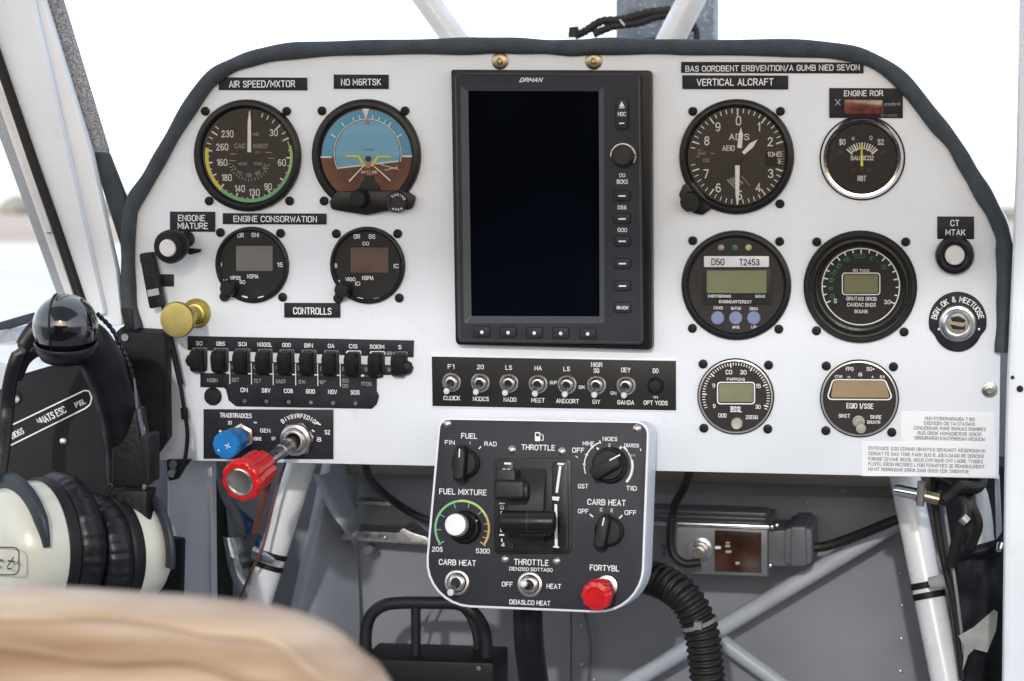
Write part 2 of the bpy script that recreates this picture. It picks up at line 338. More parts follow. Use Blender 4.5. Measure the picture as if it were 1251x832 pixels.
def flush_text():
    groups = {}
    for root, s_, px, py, h, w_, d, rot, m, fr, bold, it, gid in TQ:
        x = 0; strokes = []; space = .24
        for ch in s_:
            if ch == ' ': x += .42; continue
            g = GL.get(ch) or GL[ch.upper()]; wd = max(p[0] for st in g for p in st)
            strokes += [[(p[0]+x, p[1]) for p in st] for st in g]; x += wd+space
        x -= space; k = fr.S(px, py, d); kx = (fr.P(px+.5, py, d)-fr.P(px-.5, py, d)).length
        th = h*k*(.125+bold*1.6); sy = h*k-th*.8; sx = sy if w_ is None else (w_*kx-th)/max(x, .12)
        if x <= .001: sx = sy
        a = R(rot); xa = fr.x*math.cos(a)-fr.z*math.sin(a); za = fr.x*math.sin(a)+fr.z*math.cos(a); c = fr.P(px, py, d)
        key = (root.name, gid)
        if key not in groups: groups[key] = (root, m, MB())
        mb = groups[key][2]
        for j, st in enumerate(strokes):
            q = [((p[0]-x/2+it*(p[1]-.5))*sx, (p[1]-.5)*sy) for p in st]
            vs_, fs = ribbon(q, min(th, .3*h*k)); mb.add([c+xa*v_.x+za*v_.y+fr.n*(.00003*(j % 3)) for v_ in vs_], fs)
    for (rn, gid), (root, m, mb) in groups.items(): mb.build('lettering', m, root)
# ------------------------------------------------------------------ shared small pieces
PROTO = {}
def screw_mesh(rad, kind):
    key = (round(rad, 5), kind)
    if key in PROTO: return PROTO[key]
    b = MB(); r = rad; c = V((0, 0, 0)); n_ = V((0, -1, 0))
    if kind == 'black':
        b.lathe(c, n_, [(r, 0), (r, .0010), (r*.86, .0020), (r*.5, .0024), (r*.42, .0016), (0, .0016)], 20)
        mt = 'rubber_black'
    elif kind == 'brass':
        b.lathe(c, n_, [(r, 0), (r, .0008), (r*.8, .0016), (r*.42, .0018), (r*.40, .0030), (r*.28, .0032), (r*.22, .0022), (0, .0022)], 24); mt = 'old_brass'
    elif kind == 'steel':
        b.lathe(c, n_, [(r, 0), (r, .0010), (r*.75, .0016), (r*.6, .0016), (r*.58, .0030), (r*.35, .0034), (r*.28, .0020), (0, .0020)], 24); mt = 'nickel'
    else:
        b.lathe(c, n_, [(r, 0), (r, .0006), (r*.7, .0014), (r*.35, .0016), (r*.3, .0008), (0, .0008)], 18); mt = 'nickel'
    o = b.build('screw', mt); me = o.data; me.transform(Matrix.Translation(o.location)); bpy.data.objects.remove(o); PROTO[key] = me; return me
def screw(root, px, py, rp, kind='black', d=.0, fr=PN, name='screw'):
    me = screw_mesh(rp*fr.S(px, py), kind); o = bpy.data.objects.new(name, me); COL.objects.link(o)
    o.parent = root; o.location = fr.P(px, py, d)-rootloc(root)
    q = V((0, -1, 0)).rotation_difference(fr.n); e = q.to_euler(); e2 = e.copy()
    o.rotation_euler = e2
    return o
def disc(b, px, py, rp, d0, d1, fr=PN, seg=32, ch=.0):
    k = fr.S(px, py); r = rp*k
    return b.lathe(fr.P(px, py, d0), fr.n, [(r, 0), (r, d1-d0-ch), (r-ch, d1-d0), (0, d1-d0)], seg)
def toggle(root, px, py, rp, tx, ty, d=0, fr=PN, ln=.016, name='toggle_switch', tip='chrome', tipr=.0023):
    k = fr.S(px, py); r = rp*k; c = fr.P(px, py, d)
    b = MB(); b.use('nickel'); b.lathe(c, fr.n, [(r, 0), (r, .0010), (r*.93, .0014), (r*.80, .0014), (r*.79, .0006), (r*.72, .0006), (r*.70, .0030), (r*.56, .0040), (r*.42, .0042), (r*.38, .0022)], 30)
    b.use('nickel'); b.use('face_black'); b.lathe(c, fr.n, [(r*.40, .0026), (0, .0026)], 24); b.lathe(c, fr.n, [(r*.79, .0010), (r*.71, .0010)], 24)
    nut = b.build(name, 'nickel', root)
    q = fr.P(tx, ty, d+ln); b = MB(); a = c+fr.n*.002
    b.tube([a, a.lerp(q, .5), a.lerp(q, .9), q], [.0012, .0017, .0023, .0024], 12)
    b2 = MB(); b2.lathe(q, (q-a), [(tipr*.8, -.002), (tipr, -.001), (tipr*1.05, 0), (tipr*.8, .0014), (0, .0021)], 14)
    b.build('lever', 'steel', nut); b2.build('lever_tip', 'white_plastic', nut)  # tips are polished silver; the white colour stands in for their shine
    return nut
# ================================================================== STRUCTURE
# instrument panel plate with folded lower flange, and the foam tube round its edge
trim_px = [(166, 402), (158, 372), (156.5, 330), (157.5, 275), (163, 248), (181, 219), (202, 182), (227, 139), (254, 100.5), (279, 82.5), (308, 71.5), (345, 63.5), (402, 59.5), (480, 57.5),
           (560, 56.5), (612, 55.5), (660, 57), (700, 58.5), (735, 56.5), (800, 57), (860, 58), (960, 58.5), (1022, 62.5), (1064, 73), (1102, 99), (1141, 147), (1165, 176), (1182, 205), (1200, 235), (1216, 264), (1225, 288), (1227.5, 312), (1228, 360), (1226.5, 400), (1225, 430)]
root = thing('instrument_panel', 'pale grey painted metal instrument panel with a dark foam edge, holding all the gauges', 'instrument panel', P(690, 586, 0))
b = MB(); pl = [(162, 561), (162, 402)]+trim_px[1:-1]+[(1221, 430), (1220, 500), (1217.5, 584.5)]
b.poly(pl, 0, -.0025); b.build('panel_plate', 'panel_paint', root, bevel=.0006)
b = MB()
a0, a1 = P(162, 561, -.0026), P(1217.5, 584.5, -.0026)
b.prism([a0+V((0, 0, 0)), a1, a1+V((0, 0, .003)), a0+V((0, 0, .003))], [a0+V((0, .016, 0)), a1+V((0, .016, 0)), a1+V((0, .016, .003)), a0+V((0, .016, .003))])
b.build('lower_flange', 'panel_paint', root)
b = MB(); e = P(1219.5, 430, -.0026); f = P(1217.5, 584.5, -.0026)
b.prism([e, f, f+V((.0015, 0, 0)), e+V((.0015, 0, 0))], [e+V((0, .02, 0)), f+V((0, .02, 0)), f+V((.0015, .02, 0)), e+V((.0015, .02, 0))])
b.build('side_flange', 'panel_paint', root)
pts = spline([P(x, y, .002) for x, y in trim_px], 5)
n_ = len(pts); rad = []
for i in range(n_):
    rad.append((.0060+.0004*math.sin(i*.37)+.0003*math.sin(i*.9+1)))
b = MB(); b.tube(pts, rad, 16, ref=(0, 1, 0)); b.build('foam_edge_trim', 'foam_trim', root, smooth=80)
# cowling deck ahead of the panel, firewall, side lining, floor
YF = .31
def q3(px, py, y): return P(px, py, -y)
deck = MB(); top = [P(x, y, -.012)+V((0, 0, -.006)) for x, y in trim_px[1:-2]]
bk = [V((p.x*.92, .62, p.z-.05-.25*max(0, p.z-1.25))) for p in top]
vs_ = top+bk; m_ = len(top)
deck.add(vs_, [[i, i+1, m_+i+1, m_+i] for i in range(m_-1)])
o = deck.build('glareshield_deck', 'slate_rubber'); tag(o, kind='structure')
xl, xr = q3(150, 600, 0).x, q3(1240, 600, 0).x
b = MB(); ft = [V((x_, YF, z_)) for x_, z_ in [(xl-.2, .55), (xr+.2, .55), (xr+.2, .985), (xr+.02, .99), (xr-.03, 1.12), (xl+.12, 1.12), (xl+.02, 1.0), (xl-.2, .97)]]; b.prism(ft, [p+V((0, .004, 0)) for p in ft])
fwall = b.build('firewall', 'firewall_paint'); tag(fwall, kind='structure')
b = MB(); b.box((0, -.1, .62), (1.6, 1.2, .01)); o = b.build('cabin_floor', 'firewall_paint'); tag(o, kind='structure')
b = MB(); b.box((xr+.075, .16, .77), (.004, .5, .40)); o = b.build('side_wall', 'lining_grey'); tag(o, kind='structure')
b = MB(); b.box((xl-.075, .16, .77), (.004, .5, .40)); o = b.build('side_wall', 'lining_grey'); tag(o, kind='structure')
# rear of the cabin, unseen: bulkhead, roof, floor, sides added to cut sky light
b = MB(); b.box((-.05, -2.75, .98), (2.4, .02, .9)); o = b.build('blocker_bulkhead', 'dark_cloth'); tag(o, kind='structure')
b = MB(); b.box((-.05, -1.55, 2.2), (2.3, 2.4, .02)); o = b.build('blocker_roof', 'lining_grey'); tag(o, kind='structure')
b = MB(); b.box((-.05, -1.7, .6), (2.2, 2.1, .01)); o = b.build('blocker_floor', 'dark_cloth'); tag(o, kind='structure')
for s_ in (-1, 1):
    b = MB(); b.box((-.05+s_*1.0, -1.6, .86), (.02, 2.3, .52)); o = b.build('blocker_side', 'lining_grey'); tag(o, kind='structure')
# firewall seams: overlapping sheets with rivets, as parts
def fsheet(pts, dy, m='firewall_paint', nm='metal_sheet', bev=.001):
    b = MB(); b.poly(pts, -YF+dy, -YF+dy-.0015+.0002, PN); o = b.build(nm, m, fwall, bevel=bev); return o
fsheet([(440, 640), (697, 648), (697, 850), (440, 850)], .0025)
fsheet([(699, 600), (1160, 610), (1160, 850), (699, 850)], .0035)
fsheet([(425, 570), (697, 575), (697, 646), (425, 640)], .0045)
for k_ in range(9): screw(fwall, 470+k_*26, 843-k_*.1, 2.2, 'small', d=-YF+.0046, name='rivet')
for k_ in range(6): screw(fwall, 725+k_*0+1, 690+k_*28, 2.2, 'small', d=-YF+.0046, name='rivet')
for px, py in [(710, 765), (711, 812), (710, 720), (1030, 600), (1100, 700), (1102, 740), (1101, 780), (1100, 820), (985, 615), (905, 610), (650, 665), (600, 662), (550, 660)]:
    screw(fwall, px, py, 2.6, 'small', d=-YF+.0046, name='rivet')
# upper stiffener beam, painted brown for the panel's warm shadow on the firewall
b = MB(); b.poly([(370, 560), (1210, 584), (1210, 600), (370, 578)], -YF+.03, -YF+.006); o = b.build('stiffener', 'shade_brown', fwall, bevel=.004)
# ------------------------------------------------------------------ left under-panel sheets
b = MB(); b.poly([(205, 540), (258, 540), (261, 850), (205, 850)], -.03, -.033)
b.poly([(256.5, 540), (258.5, 540), (261.5, 850), (259.5, 850)], -.026, -.036)
o = b.build('side_lining_panel', 'lining_grey'); tag(o, 'flat pale grey lining sheet hanging below the panel at its left end', 'lining panel')
# curved fairing sheets behind the white tube
b = MB()
def curved(ptsA, ptsB, nn=10, bulge=.02):
    A = spline([P(x, y, -d) for x, y, d in ptsA], nn); B = spline([P(x, y, -d) for x, y, d in ptsB], nn); k = 8; g_ = []
    for p, q in zip(A, B):
        for j in range(k+1):
            t = j/k; g_.append(p.lerp(q, t)+V((0, -bulge*math.sin(math.pi*t), 0)))
    n_ = len(A); return g_, [[i*(k+1)+j, i*(k+1)+j+1, (i+1)*(k+1)+j+1, (i+1)*(k+1)+j] for i in range(n_-1) for j in range(k)]
b.add(*curved([(395, 560, .27), (376, 650, .25), (352, 760, .22), (345, 850, .2)], [(438, 560, .30), (436, 650, .30), (439, 740, .29), (440, 850, .28)]))
o = b.build('curved_fairing', 'grey_sheet'); tag(o, 'curved blue-grey sheet metal fairing just right of the left white tube', 'fairing')
b = MB(); b.add(*curved([(383, 580, .24), (400, 620, .235), (425, 655, .23), (438, 680, .24)], [(412, 575, .26), (425, 600, .26), (436, 630, .26), (440, 650, .27)], bulge=.008))
o = b.build('fairing_gusset', 'grey_sheet'); tag(o, 'small twisted grey gusset plate high beside the curved fairing', 'gusset')
# left duct
b = MB(); b.add(*curved([(272, 655, .10), (281, 700, .10), (296, 735, .10), (300, 790, .1)], [(310, 652, .13), (316, 690, .12), (325, 705, .12), (330, 790, .12)], bulge=.012))
o = b.build('bent_duct', 'steel'); tag(o, 'bent bare metal duct piece in the dark gap left of the white tube', 'duct')
# ------------------------------------------------------------------ white frame tubes below
def rod(nm, label, cat, pts, rpx, m, d, group=None, seg=20, root=None, partname=None):
    b = MB(); b.tube(spline([P(x, y, -dd) for x, y, dd in pts], 6) if len(pts) > 2 else [P(x, y, -dd) for x, y, dd in pts], rpx*PN.S(pts[0][0], pts[0][1], -pts[0][2]), seg)
    if root: return b.build(partname, m, root, smooth=60)
    o = b.build(nm, m, smooth=60); return tag(o, label, cat, group)
t = thing('frame_tube', 'thick white frame tube with two black bands, left of the pedals', 'frame tube', P(330, 680, -.11))
rod(0, 0, 0, [(376.5, 540, .13), (302, 775, .10)], 17.2, 'tube_paint', 0, root=t, partname='tube')
for tt_ in (.585, .645):
    x, y = 330, 680; A_, B_ = P(376.5, 540, -.13), P(302, 775, -.10); a = A_.lerp(B_, tt_); dr = (B_-A_).normalized(); b = MB(); b.tube([a-dr*.0022, a+dr*.0022], 18.2*PN.S(x, y, -.115), 24); b.build('clamp_band', 'rubber_black', t)
b = MB(); b.tube([P(310, 675, -.09), P(322, 680, -.085), P(334, 686, -.088)], [.006, .0045, .003], 10, flat=.5); b.build('clip', 'steel', t)
b = MB(); b.tube(spline([P(350, 560, -.09), P(337, 602, -.085), P(325.5, 651, -.08), P(318, 676, -.075), P(306, 700, -.08), P(294, 730, -.085), P(280, 765, -.085)], 6), .0013, 8)
tag(b.build('brown_cable', 'brown_wire', smooth=60), 'thin brown cable strapped along the left white frame tube', 'cable')
t = thing('frame_tube', 'long white frame tube with taped black bands below the white stickers at right', 'frame tube', P(1125, 700, -.12))
rod(0, 0, 0, [(1103, 570, .16), (1160, 850, .12)], 18.5, 'tube_paint', 0, root=t, partname='tube')
for tt_ in (.52, .565):
    x, y = 1130, 720; A_, B_ = P(1103, 570, -.16), P(1160, 850, -.12); a = A_.lerp(B_, tt_); dr = (B_-A_).normalized(); b = MB(); b.tube([a-dr*.0026, a+dr*.0026], 19.6*PN.S(x, y, -.14), 24); b.build('band', 'rubber_black', t)
b = MB(); b.tube([P(1136, 712, -.11), P(1150, 710, -.105), P(1160, 714, -.11), P(1163, 725, -.12)], [.0045, .006, .005, .003], 10, flat=.5); b.build('tape', 'tape_grey', t, smooth=60)
tag(rod('frame_tube', 'second white frame tube in the dark corner at far right', 'frame tube', [(1198, 570, .2), (1203, 665, .19)], 12, 'tube_paint', 0), None)
# diagonal braces
t = thing('cross_brace', 'pair of crossing pale grey brace tubes in front of the firewall', 'brace', P(885, 785, -.27))
rod(0, 0, 0, [(1105, 633, .26), (730, 858, .26)], 10.5, 'tube_paint', 0, root=t, partname='brace_tube')
rod(0, 0, 0, [(880, 782, .268), (985, 858, .268)], 9.5, 'tube_paint', 0, root=t, partname='brace_tube')
for o in t.children: o.data.materials[0] = MATS['brace_paint']
# shelf bracket
t = thing('shelf_bracket', 'small bare metal shelf bracket bolted to the firewall left of the throttle box', 'bracket', P(470, 656, -.27))
b = MB(); b.poly([(417, 655), (421, 648), (485, 651), (492, 645), (503, 651), (520, 656), (528, 663), (528, 667), (430, 660), (417, 660)], -.262, -.292); b.build('bracket_plate', 'steel', t, bevel=.0008)
b = MB(); b.poly([(434, 612), (478, 614), (478, 618), (434, 616)], -.28, -.3); b.build('upper_clip', 'steel', t, bevel=.0005)
b = MB(); disc(b, 454, 668, 6.5, -.29, -.275, seg=6); disc(b, 454, 668, 3.6, -.275, -.27, seg=14); b.build('bolt', 'nickel', t)
screw(t, 438, 655, 2.5, 'small', d=-.2619, name='rivet'); screw(t, 470, 657, 2.5, 'small', d=-.2619, name='rivet')
# ------------------------------------------------------------------ cables behind the panel
def cable(label, pts, rpx, m='hose_black', nm='cable', cat='cable', seg=12):
    b = MB(); b.tube(spline([P(x, y, -d) for x, y, d in pts], 8), rpx*PN.S(pts[0][0], pts[0][1], -pts[0][2]), seg); return tag(b.build(nm, m, smooth=60), label, cat)
cable('black cable drooping from under the panel to the left side of the throttle box', [(445, 560, .1), (452, 585, .14), (475, 608, .2), (505, 628, .22), (535, 640, .2)], 5)
cable('thin grey cable behind the black one left of the throttle box', [(480, 612, .24), (505, 632, .24), (530, 655, .22)], 2.2, 'gland_grey')
# pedal frame
t = thing('rudder_pedal', 'black tubular pedal frame with a centre bar, low on the left under the throttle box', 'pedal', P(520, 815, -.16))
b = MB(); b.tube(spline([P(x, y, -.16) for x, y in [(447, 850), (447, 800), (447, 772), (453, 752), (468, 740), (490, 736.5), (530, 736.5), (560, 738), (578, 748), (590, 766), (594, 790), (594, 850)]], 8), 7.5*PN.S(520, 780, -.16), 14); b.build('pedal_frame', 'bezel_satin', t, smooth=60)
b = MB(); b.tube([P(508, 737, -.16), P(508, 815, -.16)], 6*PN.S(520, 780, -.16), 12); b.build('centre_bar', 'bezel_satin', t, smooth=60)
b = MB(); b.tube(spline([P(x, y, -.185) for x, y in [(565, 742), (576, 758), (582, 780), (583, 812)]], 6), 4.5*PN.S(520, 780, -.18), 12); b.build('return_tube', 'bezel_satin', t, smooth=60)
b = MB(); b.poly([(440, 805), (603, 810), (603, 860), (440, 860)], -.14, -.20); b.build('foot_plate', 'rubber_black', t, bevel=.003)
b = MB(); disc(b, 586, 815, 3.5, -.14, -.136, seg=6); b.build('bolt', 'steel', t)
b = MB(); b.tube([P(425, 806, -.2), P(433, 795, -.19), P(446, 783, -.17)], [.003, .0045, .003], 10); b.build('hinge_rod', 'steel', t)
cable('thick black post descending straight out of the throttle box bottom', [(645, 700, .02), (645, 760, .02), (648, 800, .03), (656, 860, .05)], 18, 'bezel_black', 'support_post', 'post', 24)
# corrugated hose
ctrl = spline([P(x, y, -d) for x, y, d in [(740, 680, .13), (778, 700, .12), (812, 712, .11), (838, 732, .10), (855, 765, .10), (862, 805, .10), (866, 850, .10)]], 40)
L = [0]
for a, c in zip(ctrl, ctrl[1:]): L.append(L[-1]+(c-a).length)
rs = [.0136*(1+.075*math.copysign(abs(math.sin(l/.0028*math.pi))**.7, math.sin(l/.0028*math.pi))) for l in L]
t = thing('corrugated_hose', 'black corrugated air hose curling down from behind the throttle box', 'hose', P(850, 760, -.10))
b = MB(); b.tube(ctrl, rs, 24); b.build('hose', 'hose_black', t, smooth=50)
i = min(range(len(ctrl)), key=lambda k: (ctrl[k]-P(851, 762, -.10)).length); dr = (ctrl[i+1]-ctrl[i-1]).normalized()
b = MB(); b.tube([ctrl[i]-dr*.0016, ctrl[i]+dr*.0016], .0152, 28); b.box(P(853, 764, -.082), (.006, .006, .006)); b.build('zip_tie', 'zip_grey', t)
# grey device box
t = thing('avionics_box', 'grey metal box with a dark amber window, right of the throttle box', 'device box', P(865, 665, -.22))
b = MB(); b.poly([(770, 637), (938, 643), (938, 705), (770, 699)], -.205, -.285); b.build('case', 'device_grey', t, bevel=.002)
b = MB()
for (y0, d) in [(622, -.235), (628, -.225), (634, -.212)]: b.poly([(785, y0), (936, y0+5), (936, y0+9), (785, y0+4)], d, d-.03)
b.build('heat_sink', 'device_grey', t, bevel=.001)
b = MB(); b.poly([(775, 636.5), (940, 642.5), (940, 647), (775, 641)], -.2, -.21); b.build('edge_rail', 'silver', t, bevel=.001)
b = MB(); b.poly([(873, 648), (930, 650), (930, 700), (873, 698)], -.2035, -.206); b.build('window', 'amber_window', t, bevel=.0004)
for (x, y, w_, h_) in [(877, 669, 7, 3.4), (890, 674, 7, 3), (889, 667, 6, 3), (901, 688, 5, 3.6), (889, 663, 5, 2)]:
    b = MB(); b.poly(rr(x-w_/2, y-h_/2, x+w_/2, y+h_/2, .5, 1), -.2030, -.2034); b.build('indicator', 'lettering_white' if x == 877 else 'beige_plastic', t)
txt(t, 'OFM', 811, 672, 5, 16, -.2045, 90, 'placard')
b = MB(); c = P(856, 671, -.205); k = PN.S(856, 671, -.2)
b.lathe(c, V((0, -1, 0)), [(14.5*k, 0), (14.5*k, .002), (11*k, .003), (11*k, .008), (8*k, .009), (8*k, .014), (5*k, .015), (5*k, .020), (0, .020)], 24); b.build('connector', 'nickel', t, smooth=30)
b = MB(); b.poly(rr(936, 648, 974, 692, 5), -.215, -.265); b.poly(rr(958, 646, 992, 690, 6), -.208, -.27); b.poly(rr(966, 644, 985, 692, 3), -.2045, -.272); b.build('cable_gland', 'gland_grey', t, bevel=.002)
for (x, y) in [(943, 644), (941, 691), (949, 642)]: screw(t, x, y, 3.2, 'small', d=-.2)
cable('black cable looping from the panel into the round connector of the grey box', [(846, 560, .1), (838, 590, .16), (824, 618, .18), (819, 650, .18), (822, 676, .178), (836, 688, .178), (855, 687, .182)], 5.5)
cable('thick black cable running from the grey box gland towards the right tube', [(985, 669, .235), (1010, 667, .235), (1045, 655, .23), (1080, 641, .22), (1112, 628, .22)], 6)
# fittings, dark corner at right
t = thing('pipe_fitting', 'shiny metal pipe fitting with a cross nut under the lower right edge of the panel', 'fitting', P(1120, 601, -.04))
b = MB(); k = PN.S(1120, 600); b.tube([P(1092, 598, -.04), P(1097, 599, -.04), P(1122, 604, -.04)], [6*k, 7.5*k, 7.5*k], 20); b.build('barrel', 'chrome', t)
b = MB(); b.tube([P(1122, 604, -.04), P(1147, 610, -.04)], 7*k, 20); b.build('barrel', 'old_brass', t)
b = MB(); b.tube([P(1126, 588, -.035), P(1124, 618, -.035)], 5*k, 14); b.tube([P(1119, 603, -.04), P(1129, 606, -.04)], 10*k, 6); b.build('cross_nut', 'nickel', t)
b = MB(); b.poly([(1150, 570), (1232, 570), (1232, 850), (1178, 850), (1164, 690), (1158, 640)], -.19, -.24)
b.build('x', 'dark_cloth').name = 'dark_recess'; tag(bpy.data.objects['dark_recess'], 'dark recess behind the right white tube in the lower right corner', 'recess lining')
t = thing('cloth_bag', 'crumpled dark grey cloth pouch in the lower right corner beside the white post', 'pouch', P(1200, 740, -.12))
random.seed(3); b = MB(); N1, N2 = 14, 18; vs_ = []
for j in range(N2+1):
    for i in range(N1+1):
        u, v_ = i/N1, j/N2; x0 = 1166+(1-v_)*4; px = x0+u*(1236-x0); py = 672+v_*190-18*u*(1-v_)
        vs_.append(P(px, py, -.15+.03*math.sin(math.pi*u)+.012*math.sin(u*9+v_*7)+.008*math.sin(v_*17-u*5)+random.uniform(-.002, .002)))
b.add(vs_, [[j*(N1+1)+i, j*(N1+1)+i+1, (j+1)*(N1+1)+i+1, (j+1)*(N1+1)+i] for j in range(N2) for i in range(N1)]); b.build('cloth_body', 'dark_cloth', t, smooth=60)
b = MB(); b.tube(spline([P(1160, 685, -.12), P(1180, 678, -.11), P(1205, 672, -.11), P(1225, 660, -.11)], 6), .003, 8, flat=.5); b.build('hem', 'black_vinyl', t, smooth=60)
b = MB(); b.tube([P(1222, 665, -.1), P(1220, 672, -.095)], [.003, .0025], 10); b.build('snap', 'chrome', t)
b = MB(); b.poly([(1171, 777), (1190, 766), (1214, 745), (1219, 748), (1217, 770), (1206, 797), (1190, 793), (1183, 800), (1176, 820), (1178, 790)], -.085, -.0856); o = b.build('torn_tape', 'tape_grey'); tag(o, 'torn scrap of pale tape stuck on the dark pouch', 'tape')
random.seed(11)
for lab, pts, r_, m in [('black wire running down just right of the right white tube', [(1140, 575, .09), (1143, 620, .1), (1152, 680, .1), (1166, 740, .1), (1176, 830, .1)], 4.5, 'hose_black'),
                        ('thin grey wire beside the black one right of the white tube', [(1150, 600, .1), (1158, 650, .1), (1168, 720, .09), (1178, 800, .09)], 2, 'zip_grey'),
                        ('black wire bundle curling under the panel at the far right', [(1146, 590, .1), (1165, 600, .08), (1180, 622, .07), (1172, 650, .07), (1162, 690, .08)], 7, 'hose_black'),
                        ('black hose bending behind the metal pipe fitting', [(1150, 612, .06), (1170, 596, .07), (1195, 594, .08), (1200, 570, .09)], 8, 'hose_black'),
                        ('black loop of cable near the right edge of the panel underside', [(1190, 575, .1), (1186, 610, .08), (1195, 640, .08), (1186, 668, .09)], 6, 'hose_black')]:
    cable(lab, pts, r_, m, 'wire', 'wire')
b = MB(); b.tube([P(1175, 632, -.05), P(1181, 638, -.05)], .004, 10); tag(b.build('wire_terminal', 'nickel'), 'small silver terminal among the black wires at far right', 'terminal')
b = MB(); b.poly([(1215, 585), (1221, 585), (1224, 650), (1217, 660)], -.03, -.05); tag(b.build('edge_strap', 'grey_sheet', bevel=.001), 'short grey metal strap under the right end of the panel', 'strap')
b = MB(); b.poly([(1186, 668), (1195, 560), (1206, 560), (1199, 660)], -.13, -.14); 
# left dark gap: blue connectors and wires
for i, (x0, y0, x1, y1, lab) in enumerate([(284, 622, 302, 640, 'upper bright blue hose end in the dark gap under the red knob'), (298, 640, 316, 664, 'lower bright blue hose end beside the brown cable')]):
    b = MB(); b.tube([P(x0, y0, -.15), P(x1, y1, -.15)], [.0045, .006], 14); b.tube([P(x1, y1, -.15), P(x1+3, y1+4, -.15)], .0068, 8); tag(b.build('blue_fitting', 'dull_blue', smooth=40), lab, 'hose fitting')
for lab, pts, r_, m in [('dark grey hose falling behind the red knob to the bent duct', [(268, 560, .12), (275, 600, .12), (292, 640, .12), (296, 680, .13)], 7, 'gland_grey'),
                        ('black hose behind the lining edge in the left gap', [(262, 570, .15), (268, 640, .15), (275, 720, .16), (272, 830, .16)], 10, 'hose_black'),
                        ('short brown hose beside the left white tube top', [(334, 560, .1), (322, 610, .1), (312, 650, .11)], 5, 'brown_wire')]:
    cable(lab, pts, r_, m, 'hose', 'hose')
# clip under the left end of the panel
t = thing('cord_clip', 'small dark clip with a greenish bolt under the left bottom corner of the panel', 'clip', P(215, 570, -.005))
b = MB(); b.poly([(203, 562), (232, 562), (224, 572), (216, 586), (206, 588), (204, 578)], .006, -.002); b.build('clip_body', 'rubber_black', t, bevel=.001)
b = MB(); disc(b, 213, 577, 5, .006, .012, seg=16); b.build('bolt', 'copper_green', t, bevel=.0005); b = MB(); disc(b, 213, 567, 5, .006, .010, seg=16); b.build('bolt', 'gland_grey', t, bevel=.0005)
# ================================================================== LEFT AND RIGHT FRAMES
t = thing('door_pillar', 'broad white folded metal door pillar slanting down at the left edge', 'pillar', P(90, 300, .0))
def strip(pts, d, th, nm, m, root_=None, bev=.0015):
    b = MB(); b.poly(pts, d, d-th); return b.build(nm, m, root_ or t, bevel=bev)
strip([(-159, -400), (-52, -400), (128, 385), (96, 385), (60, 270), (-6, 68)], .016, .010, 'outer_fold', 'white_paint', bev=.004)
strip([(-92, -400), (-70, -400), (111, 188), (142, 330), (150, 398), (120, 398)], .007, .010, 'inner_fold', 'white_paint', bev=.003)
b = MB(); disc(b, 76.5, 173, 2.6, .0065, .0075, seg=10); b.build('hole', 'rubber_black', t)
b = MB(); disc(b, 133, 398, 2.4, .0065, .0075, seg=10); b.build('hole', 'rubber_black', t)
b = MB(); pts = [(-170, -400), (-8, 78), (30, 190), (60, 275), (92, 370), (100, 388)]; b.tube([P(x+8, y, .018) for x, y in pts], 6.2*PN.S(30, 190), 10); tag(b.build('door_seal', 'rubber_black', smooth=60), 'black rubber seal strip along the left edge of the white door pillar', 'seal')
t2 = thing('door_frame', 'pale grey door frame channel outside the black seal at far left', 'door frame', P(30, 260, 0))
strip([(-205, -400), (-168, -400), (0, 95), (93, 372), (86, 380), (-2, 130)], .012, .03, 'channel', 'tube_paint', t2, .002)
strip([(-215, -400), (-188, -400), (-2, 128), (88, 380), (76, 380), (-8, 150)], .004, .03, 'channel_lip', 'grey_sheet', t2, .002)
screw(t2, 60, 283, 3.2, 'small', d=.0122)
t3 = thing('trim_strip', 'speckled grey trim strip beside the white door pillar, slate coloured at its lower end', 'trim strip', P(90, 150, -.05))
strip([(-80, -400), (-46, -400), (132, 188), (110, 188)], -.006, .008, 'speckled_fabric', 'fabric_speckle', t3, .003)
strip([(110, 186), (131, 186), (152, 240), (156, 330), (153, 400), (146, 300)], -.0045, .008, 'slate_end', 'slate_rubber', t3, .003)
strip([(148, 290), (157, 290), (158, 395), (150, 395)], -.02, .02, 'lower_edge', 'grey_sheet', t3, .002)
# hinge block beneath the trim
b = MB(); b.poly([(147, 377), (160, 378), (163, 400), (158, 408), (148, 404), (152, 395)], .01, -.01); o = b.build('latch_plate', 'rubber_black', bevel=.001); tag(o, 'small black latch plate at the foot of the door pillar', 'latch')
b = MB(); b.poly([(152, 396), (166, 398), (170, 412), (150, 412)], .006, 0); o = b.build('white_tab', 'tube_paint', bevel=.001); tag(o, 'small white tab between the latch and the panel corner', 'tab')
# right post
t = thing('door_post', 'tall bright white door post at the right edge of the picture', 'post', P(1250, 400, .05))
b = MB(); A = [(1253, -400), (1242, 200), (1238, 300), (1230, 480), (1227, 600), (1224, 860)]; b.poly([(1340, -400)]+A+[(1340, 860)], .06, .0); b.build('post_body', 'white_paint', t, bevel=.006, seg=4)
b = MB(); disc(b, 1246, 475, 4, .0601, .061, seg=14); b.build('hole', 'rubber_black', t)
b = MB(); disc(b, 1237, 461, 2.2, .0601, .061, seg=10); b.build('hole', 'rubber_black', t)
